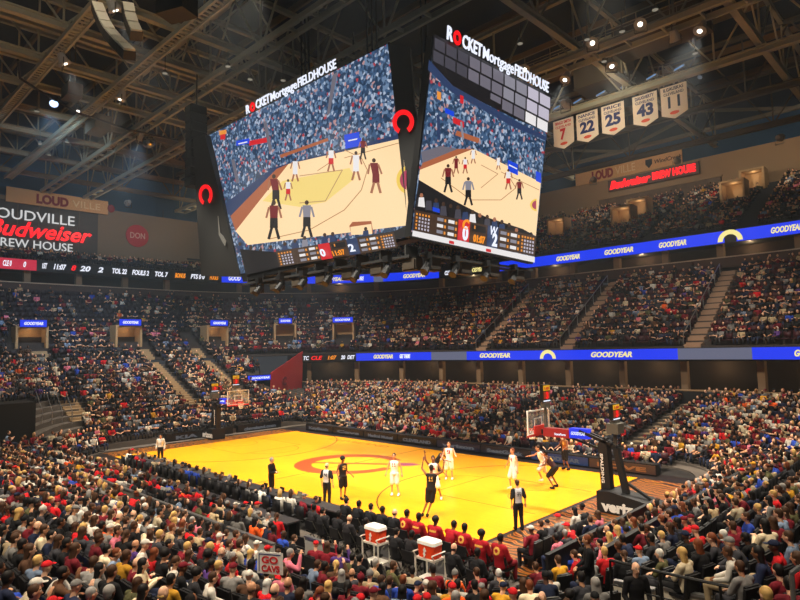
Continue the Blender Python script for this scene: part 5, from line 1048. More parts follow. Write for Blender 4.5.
def seated(x, y, z, rz, pi, label, topc, topn, botc, skin, hair, hairc, s=1., cat='person', group=None, short=False, topm=None):
    b = link('person', PBODY[pi], lin(SKINC[skin]), None, (x, y, z), rz, s); tag(b, label, cat, group)
    link(topn, topm or (PTOPS if short else PTOP)[pi], lin(topc), b); link('trousers', PBOT[pi], lin(botc), b); link('shoes', PSHOE, lin((40, 38, 40)), b)
    if hair: link('cap' if hair == 'cap' else 'beanie' if hair == 'beanie' else 'hair', PHAIR[(hair, 4 if pi == 4 else 0)], lin(HAIRC.get(hairc, hairc) if isinstance(hairc, str) else hairc), b)
    return b
def emblem_top(kind):
    p = SPOSE[0]; c0 = p['che']*.62+p['nec']*.38; x = unit(p['shR']-p['shL']); up = unit(p['nec']-p['che']); f = np.cross(up, x)
    def cl(P, idx):
        r = P-c0; X, Z, Y = r@x, r@up, r@f; d = np.hypot(X, Z)
        if kind == 'ring': idx[(d < .105) & (d > .05) & (Y < 0)] = 1
        else: idx[(abs(X) < .13) & (abs(Z-.02) < .026) & (Y < 0)] = 1
    return top_mesh('warmup_jacket', p, .012, 1., .03, None, cl)
WU = {'ring': emblem_top('ring'), 'bar': emblem_top('bar')}; BLZ = top_mesh('blazer', SPOSE[0], .014, 1., .03, .3)
# folding chairs
def chair(first=[None]):
    if first[0] is None:
        g = G(); g.box((0, .02, .43), (.44, .44, .05)); sm = g.mesh('chair_seat', M_BLACK); g = G(); g.box((0, -.22, .66), (.44, .035, .32), ((1, 0, 0), unit((0, 1, .15)), unit((0, -.15, 1)))); bm_ = g.mesh('chair_back', mat('chair_back', (26, 26, 30), .45))
        L = []
        for sx in (-1, 1):
            for a, b in (((sx*.2, -.25, .84), (sx*.2, .22, 0)), ((sx*.2, .2, .42), (sx*.2, -.24, 0))): g = G(); g.bar(a, b, .025); L.append(g.mesh('chair_leg', M_STEEL2))
        first[0] = (sm, bm_, L)
    return first[0]
def put_chair(x, y, z, rz, label, group):
    sm, bm_, L = chair(); r = root('folding_chair', (x, y, z), label, 'chair', group, rz)
    link('seat', sm, (1,)*4, r); link('backrest', bm_, (1,)*4, r)
    for l in L: link('leg', l, (1,)*4, r)
MAR = (160, 18, 32)
bx = [13.45, 14.05, 14.75, 15.35, 15.95, 16.75, 17.4]; ORD = ['first', 'second', 'third', 'fourth', 'fifth', 'sixth', 'seventh', 'eighth', 'ninth', 'tenth', 'eleventh', 'twelfth', 'thirteenth', 'fourteenth', 'fifteenth', 'sixteenth', 'seventeenth', 'eighteenth']
for i, x in enumerate(bx):
    seated(x, -9.2-(.15 if i > 4 else 0)-(i % 2)*.05, 0, .06*(i % 3-1), 0 if i != 3 else 4, 'bench player in maroon warm-up jacket, %s from the suited staff end' % ORD[i], MAR, 'warmup_jacket', (120, 14, 28), 'dark' if i % 3 else 'brown', 'afro' if i in (2, 5) else 'short', 'black', 1.09, 'basketball player', None, topm=WU['ring' if i in (0, 4, 6) else 'bar'] if i != 3 else None)
    put_chair(x, -9.2, 0, 0, 'black folding chair under the maroon-jacketed bench players', 'chairs of the maroon bench')
for i, x in enumerate((10.4, 11.1, 11.75, 12.35, 12.95)):
    seated(x, -9.3, 0, 0, 0, 'suited staff member on the front chairs, %s from the scorers table' % ORD[i], (24, 25, 30), 'blazer', (26, 26, 32), 'brown' if i % 2 else 'fair', 'bald' if i == 4 else 'short', 'brown' if i == 4 else 'black', 1.05, 'person', topm=BLZ)
    put_chair(x, -9.3, 0, 0, 'black folding chair under the suited staff of the front row', 'chairs of the suited staff')
for i, (x, h) in enumerate(((10.1, 'short'), (10.75, 'short'), (11.5, 'short'), (12.2, 'bald'), (12.9, 'short'), (14.45, 'short'), (15.0, 'short'), (16.75, 'bald'), (17.5, 'short'))):
    seated(x, -10.6-(i % 2)*.12, 0, 0, 0, 'person in dark jacket in the second bench row, %s from the scorers table' % ORD[i], (28, 28, 32) if i % 3 else (38, 36, 40), 'blazer', (26, 26, 32), 'fair' if i % 2 else 'dark', h, 'brown' if i == 3 else 'black', 1.03, 'person', topm=BLZ)
    put_chair(x, -10.6, 0, 0, 'black folding chair under the dark jackets of the second bench row', 'chairs of the second bench row')
for i, x in enumerate(np.arange(11.3, 18.3, .62)):
    put_chair(x, -11.9, 0, .05, 'empty black folding chair in the row behind the drink coolers', 'empty chairs behind the coolers')
# ------------------------------------------------------------------ spectators
PAL = {'black': (20, 20, 23), 'navy': (28, 36, 62), 'charcoal': (52, 52, 58), 'grey': (122, 120, 118), 'white': (206, 200, 190), 'cream': (206, 190, 160), 'beige': (168, 148, 116), 'maroon': (110, 20, 34), 'red': (200, 26, 34), 'blue': (40, 70, 170),
       'light-blue': (118, 136, 162), 'gold': (206, 150, 40), 'brown': (88, 60, 42), 'pink': (222, 120, 140), 'olive': (84, 82, 52), 'purple': (80, 52, 118), 'orange': (232, 92, 30)}
PN = list(PAL); PW = np.array([19, 9, 11, 10, 9, 5, 5, 12, 4.5, 2.5, 3, 1.6, 4, .9, 2.5, 1, 1.]); PW = PW/PW.sum(); PW2 = np.array([24, 12, 16, 10, 4, 2.5, 4, 13, 2.5, 2, 2, 1.2, 6, .8, 3, 1, .6]); PW2 = PW2/PW2.sum()
def rows_for(side):
    return {'near': [(k, 'L') for k in (2, 3)]+[(k, 'L') for k in range(5, 16)], 'corner': [(k, 'L') for k in range(3, 16)], 'end': [(k, 'L') for k in range(1, 16)]}[side]
seats = []
def add_run(sec, ctr, phis, xs, k, rows, zf, prob, y=None):
    rho = rows[k]+.45
    if phis is None:
        for s in xs:
            x, yy, ph = s; c, sn = math.cos(math.radians(ph)), math.sin(math.radians(ph)); seats.append((x+rho*c, yy+rho*sn, zf(rows[k], ph), ph, k, sec, prob, rho))
    else:
        L = math.radians(abs(phis[1]-phis[0]))*rho; n = int(L/.55)
        for i in range(n):
            ph = phis[0]+(phis[1]-phis[0])*(i+.5)/n; c, sn = math.cos(math.radians(ph)), math.sin(math.radians(ph)); seats.append((ctr[0]+rho*c, ctr[1]+rho*sn, zf(rows[k], ph), ph, k, sec, prob, rho))
SX = np.arange(-CX+.27, CX, .55); SY = np.arange(-CY+.27, CY, .55)
for k in range(16):
    if k in (2, 3) or k >= 5: add_run('near', None, None, [(x, -CY, -90.) for x in SX if not (k == 2 and x > 10.2)], k, LOWROWS, zlow, .95)
    if k >= 3: add_run('corner', (CX, -CY), (-90, 0), None, k, LOWROWS, zlow, .93)
    add_run('end', None, None, [(CX, y, 0.) for y in SY if k > 1 or y < -1.6], k, LOWROWS, zlow, .93)
    if k >= 1: add_run('farcorner', (CX, CY), (0, 90), None, k, LOWROWS, zlow, .93)
    if k >= 0: add_run('nearleft', (-CX, -CY), (180, 268), None, k, LOWROWS, zlow, .93)
    add_run('far', None, None, [(x, CY, 90.) for x in SX[::-1] if min(abs(x-a) for a in AIS_F1) > .85], k, LOWROWS, zlow, .95)
    if k >= 1: add_run('farleft', (-CX, CY), (90, 180), None, k, LOWROWS, zlow, .93)
    if k >= 1: add_run('left', None, None, [(-CX, y, 180.) for y in np.arange(CY, -CY-5, -.55) if k < 5 or min(abs(y-a) for a in AIS_L) > .8], k, LOWROWS, zlow, .92)
for k in (0, 1):  # courtside chairs on the far side
    for x in SX: seats.append((x, 8.55+.85*k, 0, 90., -1, 'far', .95, .5))
for x in np.arange(-9.2, 9.9, .8): seats.append((x, -9.8, 0, -90., -1, 'table', .9, 1.8)); 
for x in np.arange(-7.8, 9.5, .8): seats.append((x, -11.8, 0, -90., -2, 'table', .75, 3.8))
for k in range(13):
    add_run('mid', None, None, [(x, CY, 90.) for x in SX[::-1] if min(abs(x-a) for a in AIS_F2) > .8], k, MIDROWS, zmid, .84)
    add_run('mid', (CX, CY), (60, 90), None, k, MIDROWS, zmid, .8)
    add_run('mid', (-CX, CY), (90, 180), None, k, MIDROWS, zmid, .78 if k < 8 else .4)
    add_run('midleft', None, None, [(-CX, y, 180.) for y in np.arange(CY, -CY-5.5, -.55) if (k > 4 or min(abs(y-a) for a in AIS_L) > .8) and not (1 <= k <= 3 and min(abs(y-a) for a in (-9.2, -.4, 9.2)) < 1.6)], k, MIDROWS, zmid, .75 if k < 6 else .35)
for k in range(16):
    add_run('up', None, None, [(x, CY, 90.) for x in SX[::-1] if min(abs(x-a) for a in (13.2, 4.2, -3.5, -11)) > .7], k, UPROWS, zup, .82)
    add_run('up', (CX, CY), (65, 90), None, k, UPROWS, zup, .8)
    add_run('up', (-CX, CY), (90, 150 if k > 8 else 180), None, k, UPROWS, zup, .6)
    if k < 8: add_run('up', None, None, [(-CX, y, 180.) for y in np.arange(CY, -CY-5.5, -.55)], k, UPROWS, zup, .55)
V = []
for s in seats:
    u, v, d = proj((s[0], s[1], s[2]+1.))
    if d < 1 or u < -60 or u > 860 or v > 650 or v < -20: continue
    dist = math.dist((s[0], s[1], s[2]+1.), CAM)
    if dist < (11.6 if s[6-0] and s[5] in ('corner', 'end') else 9.8): continue
    if s[5] == 'up' and s[0] < -49.2 and s[1] < 17.6: continue
    if s[5] in ('mid', 'midleft', 'up') and any(math.hypot(s[0]-p[0][0], s[1]-p[0][1]) < p[1] and abs(s[2]-p[0][2]) < 2.2 for p in PORT): continue
    V.append(dict(x=s[0], y=s[1], z=s[2], ph=s[3], k=s[4], sec=s[5], pr=s[6], rho=s[7], u=u, v=v, d=dist, on=rng.rand() < s[6]))
# things that stand in the seating: keep clear
for q in V:
    if q['sec'] in ('near', 'corner', 'end', 'table') and (math.hypot(q['x']-20.9, q['y']+10.7) < .8 or math.hypot(q['x']-22.55, q['y']+11.9) < .8): q['on'] = False; q['noseat'] = True
    if q['sec'] in ('left', 'nearleft') and (q['u'] < 84 and q['v'] > 392 and q['x'] < -18.5): q['on'] = False; q['noseat'] = True
    if q['sec'] in ('farleft',) and q['k'] > 6 and 244 < q['u'] < 304 and q['v'] > 364: q['on'] = False; q['noseat'] = True
    if q['sec'] == 'near' and q['k'] in (2, 3) and q['x'] > 10.2 and q['k'] == 2: q['on'] = False
    q['c'] = PN[rng.choice(len(PN), p=PW if q['sec'] not in ('mid', 'midleft', 'up', 'left', 'farleft') else PW2)]
    if q['sec'] in ('near', 'corner', 'end') and 606 < q['u'] < 722 and q['v'] > 566: q['on'] = False; q['noseat'] = True
    if q['sec'] in ('corner', 'end') and 588 < q['u'] < 645 and q['v'] < 520: q['on'] = False; q['noseat'] = True
    if q['sec'] in ('corner', 'end') and q['k'] in (6, 10): q['on'] = q['on'] and rng.rand() < .3
    q['skin'] = ('fair', 'tan', 'brown', 'dark')[rng.choice(4, p=[.5, .27, .13, .10])]
    q['hair'] = ('short', 'long', 'tail', 'cap', 'beanie', 'bald', 'afro')[rng.choice(7, p=[.45, .28, .05, .12, .02, .05, .03])]
    q['hc'] = ('black', 'brown', 'blond', 'grey', 'auburn', 'white')[rng.choice(6, p=[.27, .42, .16, .06, .07, .02])]
    if q['hair'] == 'cap': q['hc'] = ('black', 'navy', 'maroon', 'red', 'grey', 'white')[rng.choice(6)]
    if q['hair'] == 'beanie': q['hc'] = ('black', 'grey', 'maroon', 'white')[rng.choice(4)]
    q['pose'] = rng.choice(6, p=[.46, .16, .07, .15, .155, .005])
NOTE = [(70, 481, 'blue'), (147, 484, 'red'), (118, 475, 'red'), (93, 532, 'white'), (117, 528, 'cream'), (136, 537, 'cream', 'cap', 'white'), (138, 552, 'purple', 'bald', 'brown'), (190, 538, 'red', 'short', 'auburn'), (229, 567, 'red', 'short', 'grey'), (219, 561, 'light-blue', 'bald', 'grey'), (207, 583, 'white', 'short', 'brown'),
        (172, 597, 'gold', 'short', 'black'), (39, 534, 'navy', 'bald', 'brown'), (18, 549, 'grey', 'short', 'brown'), (32, 555, 'brown', 'long', 'brown'), (9, 528, 'charcoal'), (24, 573, 'gold', 'long', 'blond'), (210, 508, 'red'), (198, 519, 'pink'), (172, 520, 'white'), (156, 522, 'cream'), (192, 490, 'red'), (175, 481, 'blue'), (186, 475, 'blue'), (136, 465, 'light-blue'),
        (213, 509, 'red'), (261, 529, 'orange'), (296, 508, 'white'), (286, 502, 'white'), (262, 496, 'white'), (254, 495, 'grey'), (285, 576, 'red', 'short', 'brown'), (332, 558, 'maroon', 'long', 'brown'), (325, 552, 'maroon'), (356, 549, 'maroon', 'short', 'blond'), (374, 582, 'beige', 'beanie', 'grey'), (320, 579, 'maroon', 'short', 'black'), (312, 567, 'light-blue', 'short', 'brown'), (297, 559, 'pink', 'short', 'grey'),
        (595, 552, 'pink', 'short', 'black'), (607, 545, 'beige', 'long', 'blond'), (454, 582, 'orange', 'beanie', 'grey'), (433, 588, 'beige', 'short', 'brown'), (500, 596, 'gold'), (577, 534, 'red', 'cap', 'red'), (560, 547, 'pink', 'short', 'black'), (551, 545, 'white', 'cap', 'white'), (622, 537, 'cream', 'long', 'blond'), (610, 519, 'pink', 'long', 'brown'), (540, 541, 'black'), (548, 528, 'charcoal'),
        (729, 468, 'red', 'short', 'auburn'), (774, 499, 'red', 'short', 'blond'), (726, 499, 'maroon', 'long', 'brown'), (756, 471, 'gold', 'cap', 'gold'), (698, 546, 'red', 'cap', 'red'), (779, 543, 'light-blue', 'short', 'brown'), (755, 558, 'navy', 'long', 'auburn'), (722, 558, 'white', 'short', 'brown'), (650, 546, 'charcoal'), (789, 523, 'maroon', 'long', 'brown'), (629, 440, 'blue'), (622, 433, 'red'),
        (663, 517, 'red'), (671, 517, 'blue'), (687, 525, 'red'), (775, 430, 'maroon'), (670, 492, 'cream', 'long', 'blond'), (706, 490, 'cream'), (765, 505, 'grey'), (640, 515, 'maroon'), (657, 530, 'white'), (672, 490, 'blond'), (740, 510, 'cream'), (715, 515, 'beige'), (797, 575, 'red'), (105, 438, 'red'), (112, 441, 'red'), (118, 439, 'red'), (97, 446, 'white'), (104, 452, 'white'), (112, 452, 'white'), (122, 451, 'white'), (90, 441, 'white'),
        (250, 370, 'red'), (450, 470, 'blue'), (76, 425, 'red'), (82, 423, 'black'), (5, 460, 'red'), (3, 478, 'red'), (27, 478, 'white'), (62, 498, 'red'), (44, 465, 'light-blue'), (60, 470, 'navy'), (165, 490, 'grey'), (155, 470, 'beige'), (245, 476, 'charcoal'), (460, 410, 'red'), (590, 397, 'red'), (600, 395, 'red'), (586, 405, 'gold'), (578, 393, 'blue'), (637, 380, 'white'), (697, 395, 'maroon'), (740, 405, 'beige')]
for n in NOTE:
    if n[2] not in PAL: continue
    c = [q for q in V if abs(q['u']-n[0]) < 12 and abs(q['v']-n[1]) < 10 and q['sec'] in ('near', 'corner', 'end', 'table', 'far', 'farcorner', 'left', 'farleft', 'nearleft') and not q.get('noseat') and not q.get('fix')]
    if not c: continue
    q = min(c, key=lambda q: abs(q['u']-n[0])+abs(q['v']-n[1])); q['on'] = True; q['c'] = n[2]; q['fix'] = True
    if len(n) > 3: q['hair'] = n[3]; q['hc'] = n[4]
    if n[:2] == (729, 468): q['pose'] = 5
near_secs = ('near', 'corner', 'end', 'table')
cand = sorted([q for q in V if q['on'] and q['sec'] in near_secs and -8 < q['u'] < 808 and q['v'] < 612], key=lambda q: q['d'])
# the 300 that show largest
IND = cand[:300]
for q in IND: q['ind'] = True
SECN = {'near': 'sideline stand', 'corner': 'corner stand', 'end': 'end stand', 'table': 'courtside table'}
byrow = {}
for q in V:
    if q['sec'] in near_secs: byrow.setdefault((q['sec'], q['k']), []).append(q)
for (sec, k), L in byrow.items():
    L.sort(key=lambda q: q['ph']*1e3+(q['x'] if sec in ('near', 'table') else q['y']))
    for i, q in enumerate(L): q['lb'] = L[i-1] if i else None; q['rb'] = L[i+1] if i+1 < len(L) else None
HN = {'short': 'short %s hair', 'long': 'long %s hair', 'tail': '%s ponytail', 'cap': '%s cap', 'beanie': '%s beanie', 'bald': 'thin %s hair', 'afro': 'round black hair'}
def nb(q): return 'empty' if (q is None or not q['on']) else q['c']
def mklabel(q):
    h = HN[q['hair']] % q['hc'] if '%' in HN[q['hair']] else HN[q['hair']]
    rw = ORD[max(0, {'near': q['k']-4 if q['k'] >= 5 else q['k']-2, 'corner': q['k']-2, 'end': q['k'], 'table': 0 if q['k'] == -1 else 1}[q['sec']])]
    pl = '%s %s row' % (SECN[q['sec']], rw) if not (q['sec'] == 'near' and q['k'] < 4) else 'floor seats %s row' % ORD[q['k']-2]
    a, b = nb(q['lb']), nb(q['rb'])
    nbt = 'between %s and %s tops' % (a, b) if 'empty' not in (a, b) else ('between empty seat and %s top' % (b if a == 'empty' else a) if a != b else 'between two empty seats')
    return '%s-clad person with %s, %s, %s' % (q['c'], h, pl, nbt)
USED = set()
for q in IND:
    if q['hair'] == 'afro': q['hc'] = 'black'
    if q['skin'] in ('brown', 'dark') and q['hc'] in ('blond', 'auburn') and q['hair'] not in ('cap', 'beanie'): q['hc'] = 'black'
    lb = mklabel(q); t = 0
    while lb in USED and t < 60:
        q['hair'] = HSTY[rng.randint(0, 5)]; q['hc'] = ('black', 'brown', 'grey', 'white', 'maroon', 'navy')[rng.randint(0, 4 if q['hair'] in ('short', 'long', 'tail') else 6)]; lb = mklabel(q); t += 1
    USED.add(lb); q['label'] = lb
GARM = {0: 'shirt', 1: 'sweater', 2: 'hoodie', 3: 'jacket'}
# individual seats share meshes
g = G(); g.box((0, .05, .40), (.46, .42, .07)); g.box((0, .03, .2), (.06, .3, .36)); SEATM = g.mesh('seat_pan', mat('seat_black', (22, 22, 26), .5))
g = G(); bx_ = ((1, 0, 0), unit((0, 1, .14)), unit((0, -.14, 1))); g.box((0, -.20, .66), (.47, .05, .44), bx_); g.box((0, -.195, .88), (.38, .045, .05), bx_); BACKM = g.mesh('seat_back', MATS['seat_black'])
nseat = 0
for q in IND:
    rz = math.radians(q['ph'])+math.pi/2; pi = int(q['pose']); s = float(rng.uniform(.93, 1.05)); c = PAL[q['c']]; kk = rng.uniform(.85, 1.15); c = tuple(min(255, max(4, v*kk)) for v in c)
    jit = float(rng.choice([-1, 1])*rng.uniform(0, .8)**1.6); nx = -math.cos(math.radians(q['ph'])); ny = -math.sin(math.radians(q['ph']))
    hc = PAL[q['hc']] if q['hair'] in ('cap', 'beanie') and q['hc'] in PAL else HAIRC.get(q['hc'], (40, 30, 26))
    seated(q['x'], q['y'], q['z'], rz+jit, pi, q['label'], c, GARM[rng.randint(4)], PAL[('black', 'navy', 'charcoal', 'blue', 'beige')[rng.choice(5, p=[.4, .25, .2, .1, .05])]], q['skin'], q['hair'], hc, s, short=rng.rand() < .15)
for q in sorted([q for q in V if q['sec'] in ('near', 'corner', 'end') and not q.get('noseat') and -20 < q['u'] < 820 and q['v'] < 625], key=lambda q: q['d'])[:300]:
    q['iseat'] = True; o = link('arena_seat', SEATM, (1,)*4, None, (q['x'], q['y'], q['z']), math.radians(q['ph'])+math.pi/2)
    e = 'empty' if not q['on'] else 'occupied'; tag(o, 'black arena seat, %s, in a row of the %s nearest the camera' % (e, SECN[q['sec']]), 'seat', '%s arena seats of the %s' % (e, SECN[q['sec']])); link('seat_back', BACKM, (1,)*4, o)
# ---- crowd as one mesh (everyone beyond the 300 nearest)
def tri(g):
    v = np.array(g.v); F = []; Mi = []
    for f, m in zip(g.f, g.m):
        for i in range(1, len(f)-1): F.append((f[0], f[i], f[i+1])); Mi.append(m)
    return v, np.array(F), np.array(Mi)
def lowperson(p, lod, hair, stand=False):
    g = G(); n = 7 if lod == 0 else 5; pe, ch, ne = p['pel'], p['che'], p['nec']; x = unit(p['shR']-p['shL'])
    g.loft([(pe-(0, 0, .1), .15, .12), (pe*.5+ch*.5, .16, .12), (ch*.6+ne*.4, .20, .13), (ne-(0, 0, .03), .12, .09)], n, 1, x=x)
    g.ell(p['hea'], (.078, .095, .12), 6+2*(lod == 0), 4, 0)
    hh = p['hea']
    if hair == 'short': g.ell(hh+(0, -.04, .035), (.086, .095, .105), 6+2*(lod == 0), 3, 3, hi=.55)
    elif hair == 'long': g.loft([(hh+(0, -.03, .135), .03, .04), (hh+(0, -.055, .06), .10, .085), (hh+(0, -.08, -.08), .11, .05), (hh+(0, -.10, -.24), .08, .03)], 6, 3, x=x)
    elif hair == 'cap': g.ell(hh+(0, -.0, .04), (.09, .11, .095), 6, 3, 3, hi=.55); g.box(hh+(0, .13, .04), (.11, .1, .015), None, 3)
    for s in 'LR':
        k = 5 if lod == 0 else 4
        g.tube(p['sh'+s], p['el'+s], .065, .055, k, 1); g.tube(p['el'+s], p['wr'+s], .055, .04, k, 1 if not (hair == 'short' and lod == 1) else 0); d = unit(p['wr'+s]-p['el'+s]); g.tube(p['wr'+s], p['wr'+s]+d*.12, .035, .03, 4, 0)
        g.tube(p['hi'+s], p['kn'+s], .10, .07, k, 2); g.tube(p['kn'+s], p['an'+s], .065, .05, k, 2)
        if lod == 0: g.box(p['an'+s]+(0, .06, -.03), (.09, .24, .09), None, 4)
    return tri(g)
TPL = {(pi, h, l): lowperson(SPOSE[pi], l, h) for pi in range(6) for h in ('short', 'long', 'cap') for l in (0, 1)}
L255 = lambda c: np.array(lin(c)[:3])
AV, AF, AC = [], [], []; off = 0
for q in V:
    if not q['on'] or q.get('ind'): continue
    l = 0 if q['d'] < 34 else 1; h = {'short': 'short', 'bald': 'short', 'afro': 'short', 'long': 'long', 'tail': 'long'}.get(q['hair'], 'cap'); v, F, Mi = TPL[(int(q['pose']), h, l)]
    a = math.radians(q['ph'])+math.pi/2+rng.uniform(-.6, .6); s = rng.uniform(.92, 1.05); ca, sa = math.cos(a)*s, math.sin(a)*s
    P = np.empty_like(v); P[:, 0] = v[:, 0]*ca-v[:, 1]*sa+q['x']; P[:, 1] = v[:, 0]*sa+v[:, 1]*ca+q['y']; P[:, 2] = v[:, 2]*s+q['z']
    hc = PAL[q['hc']] if q['hc'] in PAL and q['hair'] in ('cap', 'beanie') else HAIRC.get(q['hc'], (60, 45, 35))
    T = np.array([L255(SKINC[q['skin']]), L255(PAL[q['c']])*rng.uniform(.8, 1.25), L255(((24, 24, 28), (34, 42, 66), (60, 58, 60))[rng.randint(3)]), L255(hc), L255((60, 58, 58))]); T = np.clip(T, 0, 1)
    C = np.zeros((len(v), 3)); C[F.ravel()] = np.repeat(T[Mi], 3, axis=0)
    AV.append(P); AF.append(F+off); AC.append(C); off += len(v)
def bigmesh(name, AV, AF, AC, m):
    v = np.concatenate(AV).astype(np.float32); f = np.concatenate(AF).astype(np.int32); c = np.concatenate(AC).astype(np.float32)
    me = bpy.data.meshes.new(name); me.vertices.add(len(v)); me.vertices.foreach_set('co', v.ravel()); me.loops.add(f.size); me.loops.foreach_set('vertex_index', f.ravel())
    me.polygons.add(len(f)); me.polygons.foreach_set('loop_start', np.arange(0, f.size, 3, dtype=np.int32))
    at = me.color_attributes.new('Col', 'FLOAT_COLOR', 'POINT'); at.data.foreach_set('color', np.concatenate([c, np.ones((len(c), 1), np.float32)], 1).ravel())
    me.materials.append(m); me.update(calc_edges=True); o = bpy.data.objects.new(name, me); COL.objects.link(o); return o
print('individuals', len(IND), 'crowd', len(AV), 'verts', off, 'seats in view', len(V))
tag(bigmesh('crowd', AV, AF, AC, CROWDM), 'distant seated crowd filling the far side, left end and upper decks', 'crowd', None, 'stuff')
g = G(); g.box((0, .05, .40), (.48, .42, .08)); g.box((0, -.2, .66), (.48, .06, .46)); sv, sF, _ = tri(g)
AV, AF, AC = [], [], []; off = 0
for q in V:
    if q.get('iseat') or q.get('noseat'): continue
    a = math.radians(q['ph'])+math.pi/2; ca, sa = math.cos(a), math.sin(a); P = np.empty_like(sv); P[:, 0] = sv[:, 0]*ca-sv[:, 1]*sa+q['x']; P[:, 1] = sv[:, 0]*sa+sv[:, 1]*ca+q['y']; P[:, 2] = sv[:, 2]+q['z']
    c = L255((24, 24, 28) if q['sec'] in near_secs else (58, 22, 30) if q['sec'] in ('far', 'farcorner', 'mid') else (38, 30, 36)); AV.append(P); AF.append(sF+off); AC.append(np.repeat(c[None], len(sv), 0)); off += len(sv)
tag(bigmesh('arena_seating', AV, AF, AC, attrmat('seat_plastic', .5)), 'rows of dark arena seats beyond the nearest ones', 'seats', None, 'stuff')
# hand-held sign
c = onZ((270, 563), 2.35); r = root('handheld_sign', c, 'white placard with red lettering held up in the near crowd', 'sign', rz=math.radians(28)); g = G(); g.box((0, 0, 0), (.62, .02, .46)); g.obj('board', M_WHITE, r)
g = text_g('GO', (-.2, -.012, .0), (1, 0, 0), (0, 0, 1), .14, .4, .006, 0, .04); g.obj('lettering', M_REDT, r); text_g('CAVS', (-.2, -.012, -.18), (1, 0, 0), (0, 0, 1), .13, .44, .006, 0, .04).obj('lettering', M_REDT, r)
g = G(); g.b2((-.27, -.014, -.19), (-.25, -.01, .19)); g.b2((-.27, -.014, .17), (.26, -.01, .19)); g.obj('border', M_NAVYT, r)
# left vomitory opening, its shade painted as a black box; rails and steps
g = G(); P0, P1 = onX((-20, 440), -19.5), onX((36, 402), -19.5); g.b2((-22.5, P0[1], 0), (-19.5, P1[1], P1[2])); struct(g.obj('wall_vomitory_shade', mat('vomitory_shade', (12, 12, 13), .8)))
g = G()
for px in (42, 52, 62, 72):
    a = onX((px, 424), -19.3); b = onX((px-6, 396), -21.5); g.tube(a, (a[0], a[1], a[2]+.9), .03, n=6); g.tube((a[0], a[1], a[2]+.9), (b[0], b[1], b[2]+.3), .03, n=6)
struct(g.obj('trim_stair_rail', M_RAIL))
g = G(); a = onX((50, 430), -19.5)
for k in range(8): g.b2((-19.5-.4*k, a[1]-1.2, -.1+.2*k), (-19.9-.4*k, a[1]+1.2, .1+.22*k))
struct(g.obj('stair_vomitory', M_STAIR))
# concrete aisle steps by the bottom-left corner
g = G()
for k in range(6, 15): g.b2((8.3, -8-LOWROWS[k]-.85, zlow(LOWROWS[k], -90)-.1), (9.2, -8-LOWROWS[k]-.02, zlow(LOWROWS[k], -90)+.03)); 
struct(g.obj('stair_near', M_STAIR))
# ------------------------------------------------------------------ light
W = bpy.data.worlds.new('world'); SC.world = W; W.use_nodes = True; W.node_tree.nodes['Background'].inputs[0].default_value = (.62, .66, .75, 1); W.node_tree.nodes['Background'].inputs[1].default_value = .06
WARM = (1, .93, .8)
def bank(lst, what, grp, size, blend, col=WARM):
    for (x, y, z, tx, ty, e) in lst: flood(x, y, z, tx, ty, e, 'white floodlight hung under the roof, aimed at '+what, grp, size=size, blend=blend, col=col)
bank([(-11, -13.2, 25, -9, -2, 23e3), (-3, -13.2, 25, -3, 1, 23e3), (5, -13.2, 25, 4, 1, 23e3), (13, -13.2, 25, 11, -1, 23e3), (-12, 12.3, 25.2, -9, -1, 23e3), (-4.5, 12.3, 25.2, -3, -2, 20e3), (8.8, 12.3, 25.2, 8, -2, 23e3), (17.5, 12.3, 25.2, 12, -2, 23e3)], 'the court', 'floodlights aimed at the court', 50, .55)
bank([(22, -22, 25, 17, -14, 19e3), (10, -24, 25, 8, -14, 21e3), (-4, -24, 25, -5, -14, 21e3), (22, -8.6, 25, 20, -13, 12e3), (4, -8.6, 25, 3, -17, 13e3), (-14, -8.6, 25, -16, -15, 16e3), (12, 12.3, 25, 21, 2, 17e3), (26, 0.6, 25, 22, 2, 16e3),  # near-side lamps added as fill for surfaces facing the camera
      (2, 0.6, 25, 8, 17, 34e3), (-12, 0.6, 25, -10, 18, 34e3), (16, 0.6, 25, 19, 16, 23e3), (-16, 0.6, 25, -24, -2, 19e3), (-14, 0.6, 25, -24, 14, 19e3)], 'the lower stands, partly as added fill', 'floodlights aimed at the lower stands', 75, .9, (1, .86, .66))
bank([(4, 12.3, 25.3, 6, 32, 6e3), (16, 12.3, 25.3, 17, 32, 6e3)], 'the middle deck', 'floodlights aimed at the middle deck', 85, 1, (1, .9, .78))
bank([(-22, 12.3, 25.3, -32, 18, 8e3), (-22, -4, 25.3, -37, -4, 10e3)], 'the left-end middle deck', 'bluish floodlights aimed at the left-end deck', 85, 1, (.65, .82, 1))
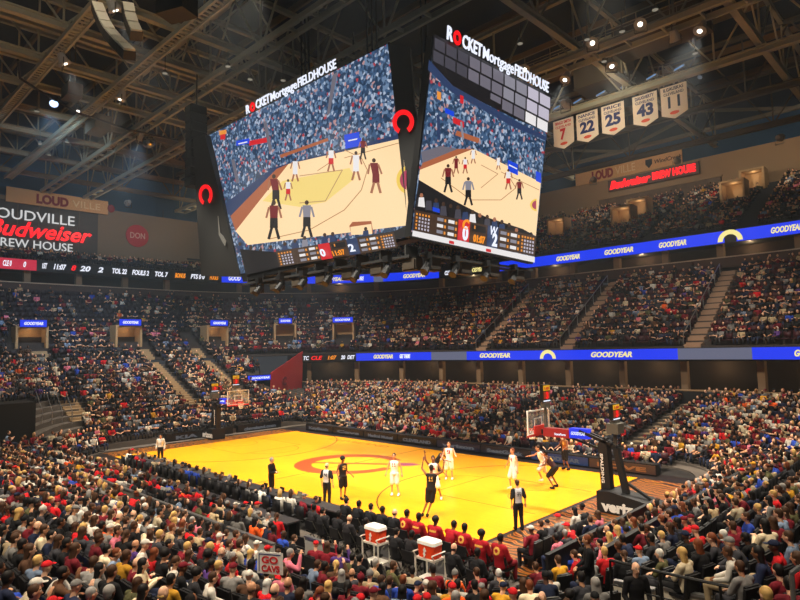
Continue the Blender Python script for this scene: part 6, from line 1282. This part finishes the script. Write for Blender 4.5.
c = onZ((54, 102), 25.0); l = bpy.data.lights.new('blue_spot_lamp', 'SPOT'); l.energy = 9000; l.color = (.6, .8, 1); l.spot_size = math.radians(100); l.spot_blend = 1; l.shadow_soft_size = .2
o = bpy.data.objects.new('blue_spot_lamp', l); COL.objects.link(o); o.location = c+(-.6, 0, -.8); o.rotation_euler = Vector((-.8, .25, -.35)).to_track_quat('-Z', 'Y').to_euler()
for (x, y, z, tx, ty, tz, e, l) in ((-2, 38, 25.2, -6, 50, 26.5, 1500, 'far wall, left lamp'), (7, 38, 25.2, 7, 50, 26.5, 1500, 'far wall, middle lamp'), (16, 38, 25.2, 18, 50, 26.5, 1500, 'far wall, right lamp'), (-40, 2, 24, -50, 2, 23, 700, 'brew house sign wall, near lamp'), (-40, 12, 24, -50, 12, 23, 700, 'round sign wall'),
                                   (8, -20, 22.5, -8, -15, 24, 1500, 'pale speaker hangs'), (8.5, 12.6, 23.5, 8.5, 20, 24.4, 1300, 'number banners')):
    flood(x, y, z, tx, ty, e, 'added floodlight brightening the '+l, None, size=110, blend=1, col=(1, .86, .66), tz=tz)  # lamps added to brighten walls, speaker hangs and banners
if True:
    hz = bpy.data.materials.new('haze'); hz.use_nodes = True; nt = hz.node_tree; nt.nodes.remove(nt.nodes['Principled BSDF']); vs = nt.nodes.new('ShaderNodeVolumeScatter'); vs.inputs['Density'].default_value = .0006; vs.inputs['Anisotropy'].default_value = .3
    vs.inputs['Color'].default_value = (.8, .9, 1, 1); nt.links.new(vs.outputs[0], nt.nodes['Material Output'].inputs['Volume'])
    g = G(); g.b2((-17.99, -33, -.5), (44, 54, 32.8)); tag(g.obj('haze', hz), 'thin haze hanging in the arena air over the court and near stands', 'haze', None, 'stuff')
    h2 = hz.copy(); h2.node_tree.nodes['Volume Scatter'].inputs['Density'].default_value = .0028; h2.node_tree.nodes['Volume Scatter'].inputs['Color'].default_value = (.6, .82, 1, 1)
    g = G(); g.b2((-62, -33, -.5), (-18, 54, 32.8)); tag(g.obj('haze', h2), 'thicker bluish haze hanging over the left end of the arena', 'haze', None, 'stuff')
SC.view_settings.exposure = 0.0
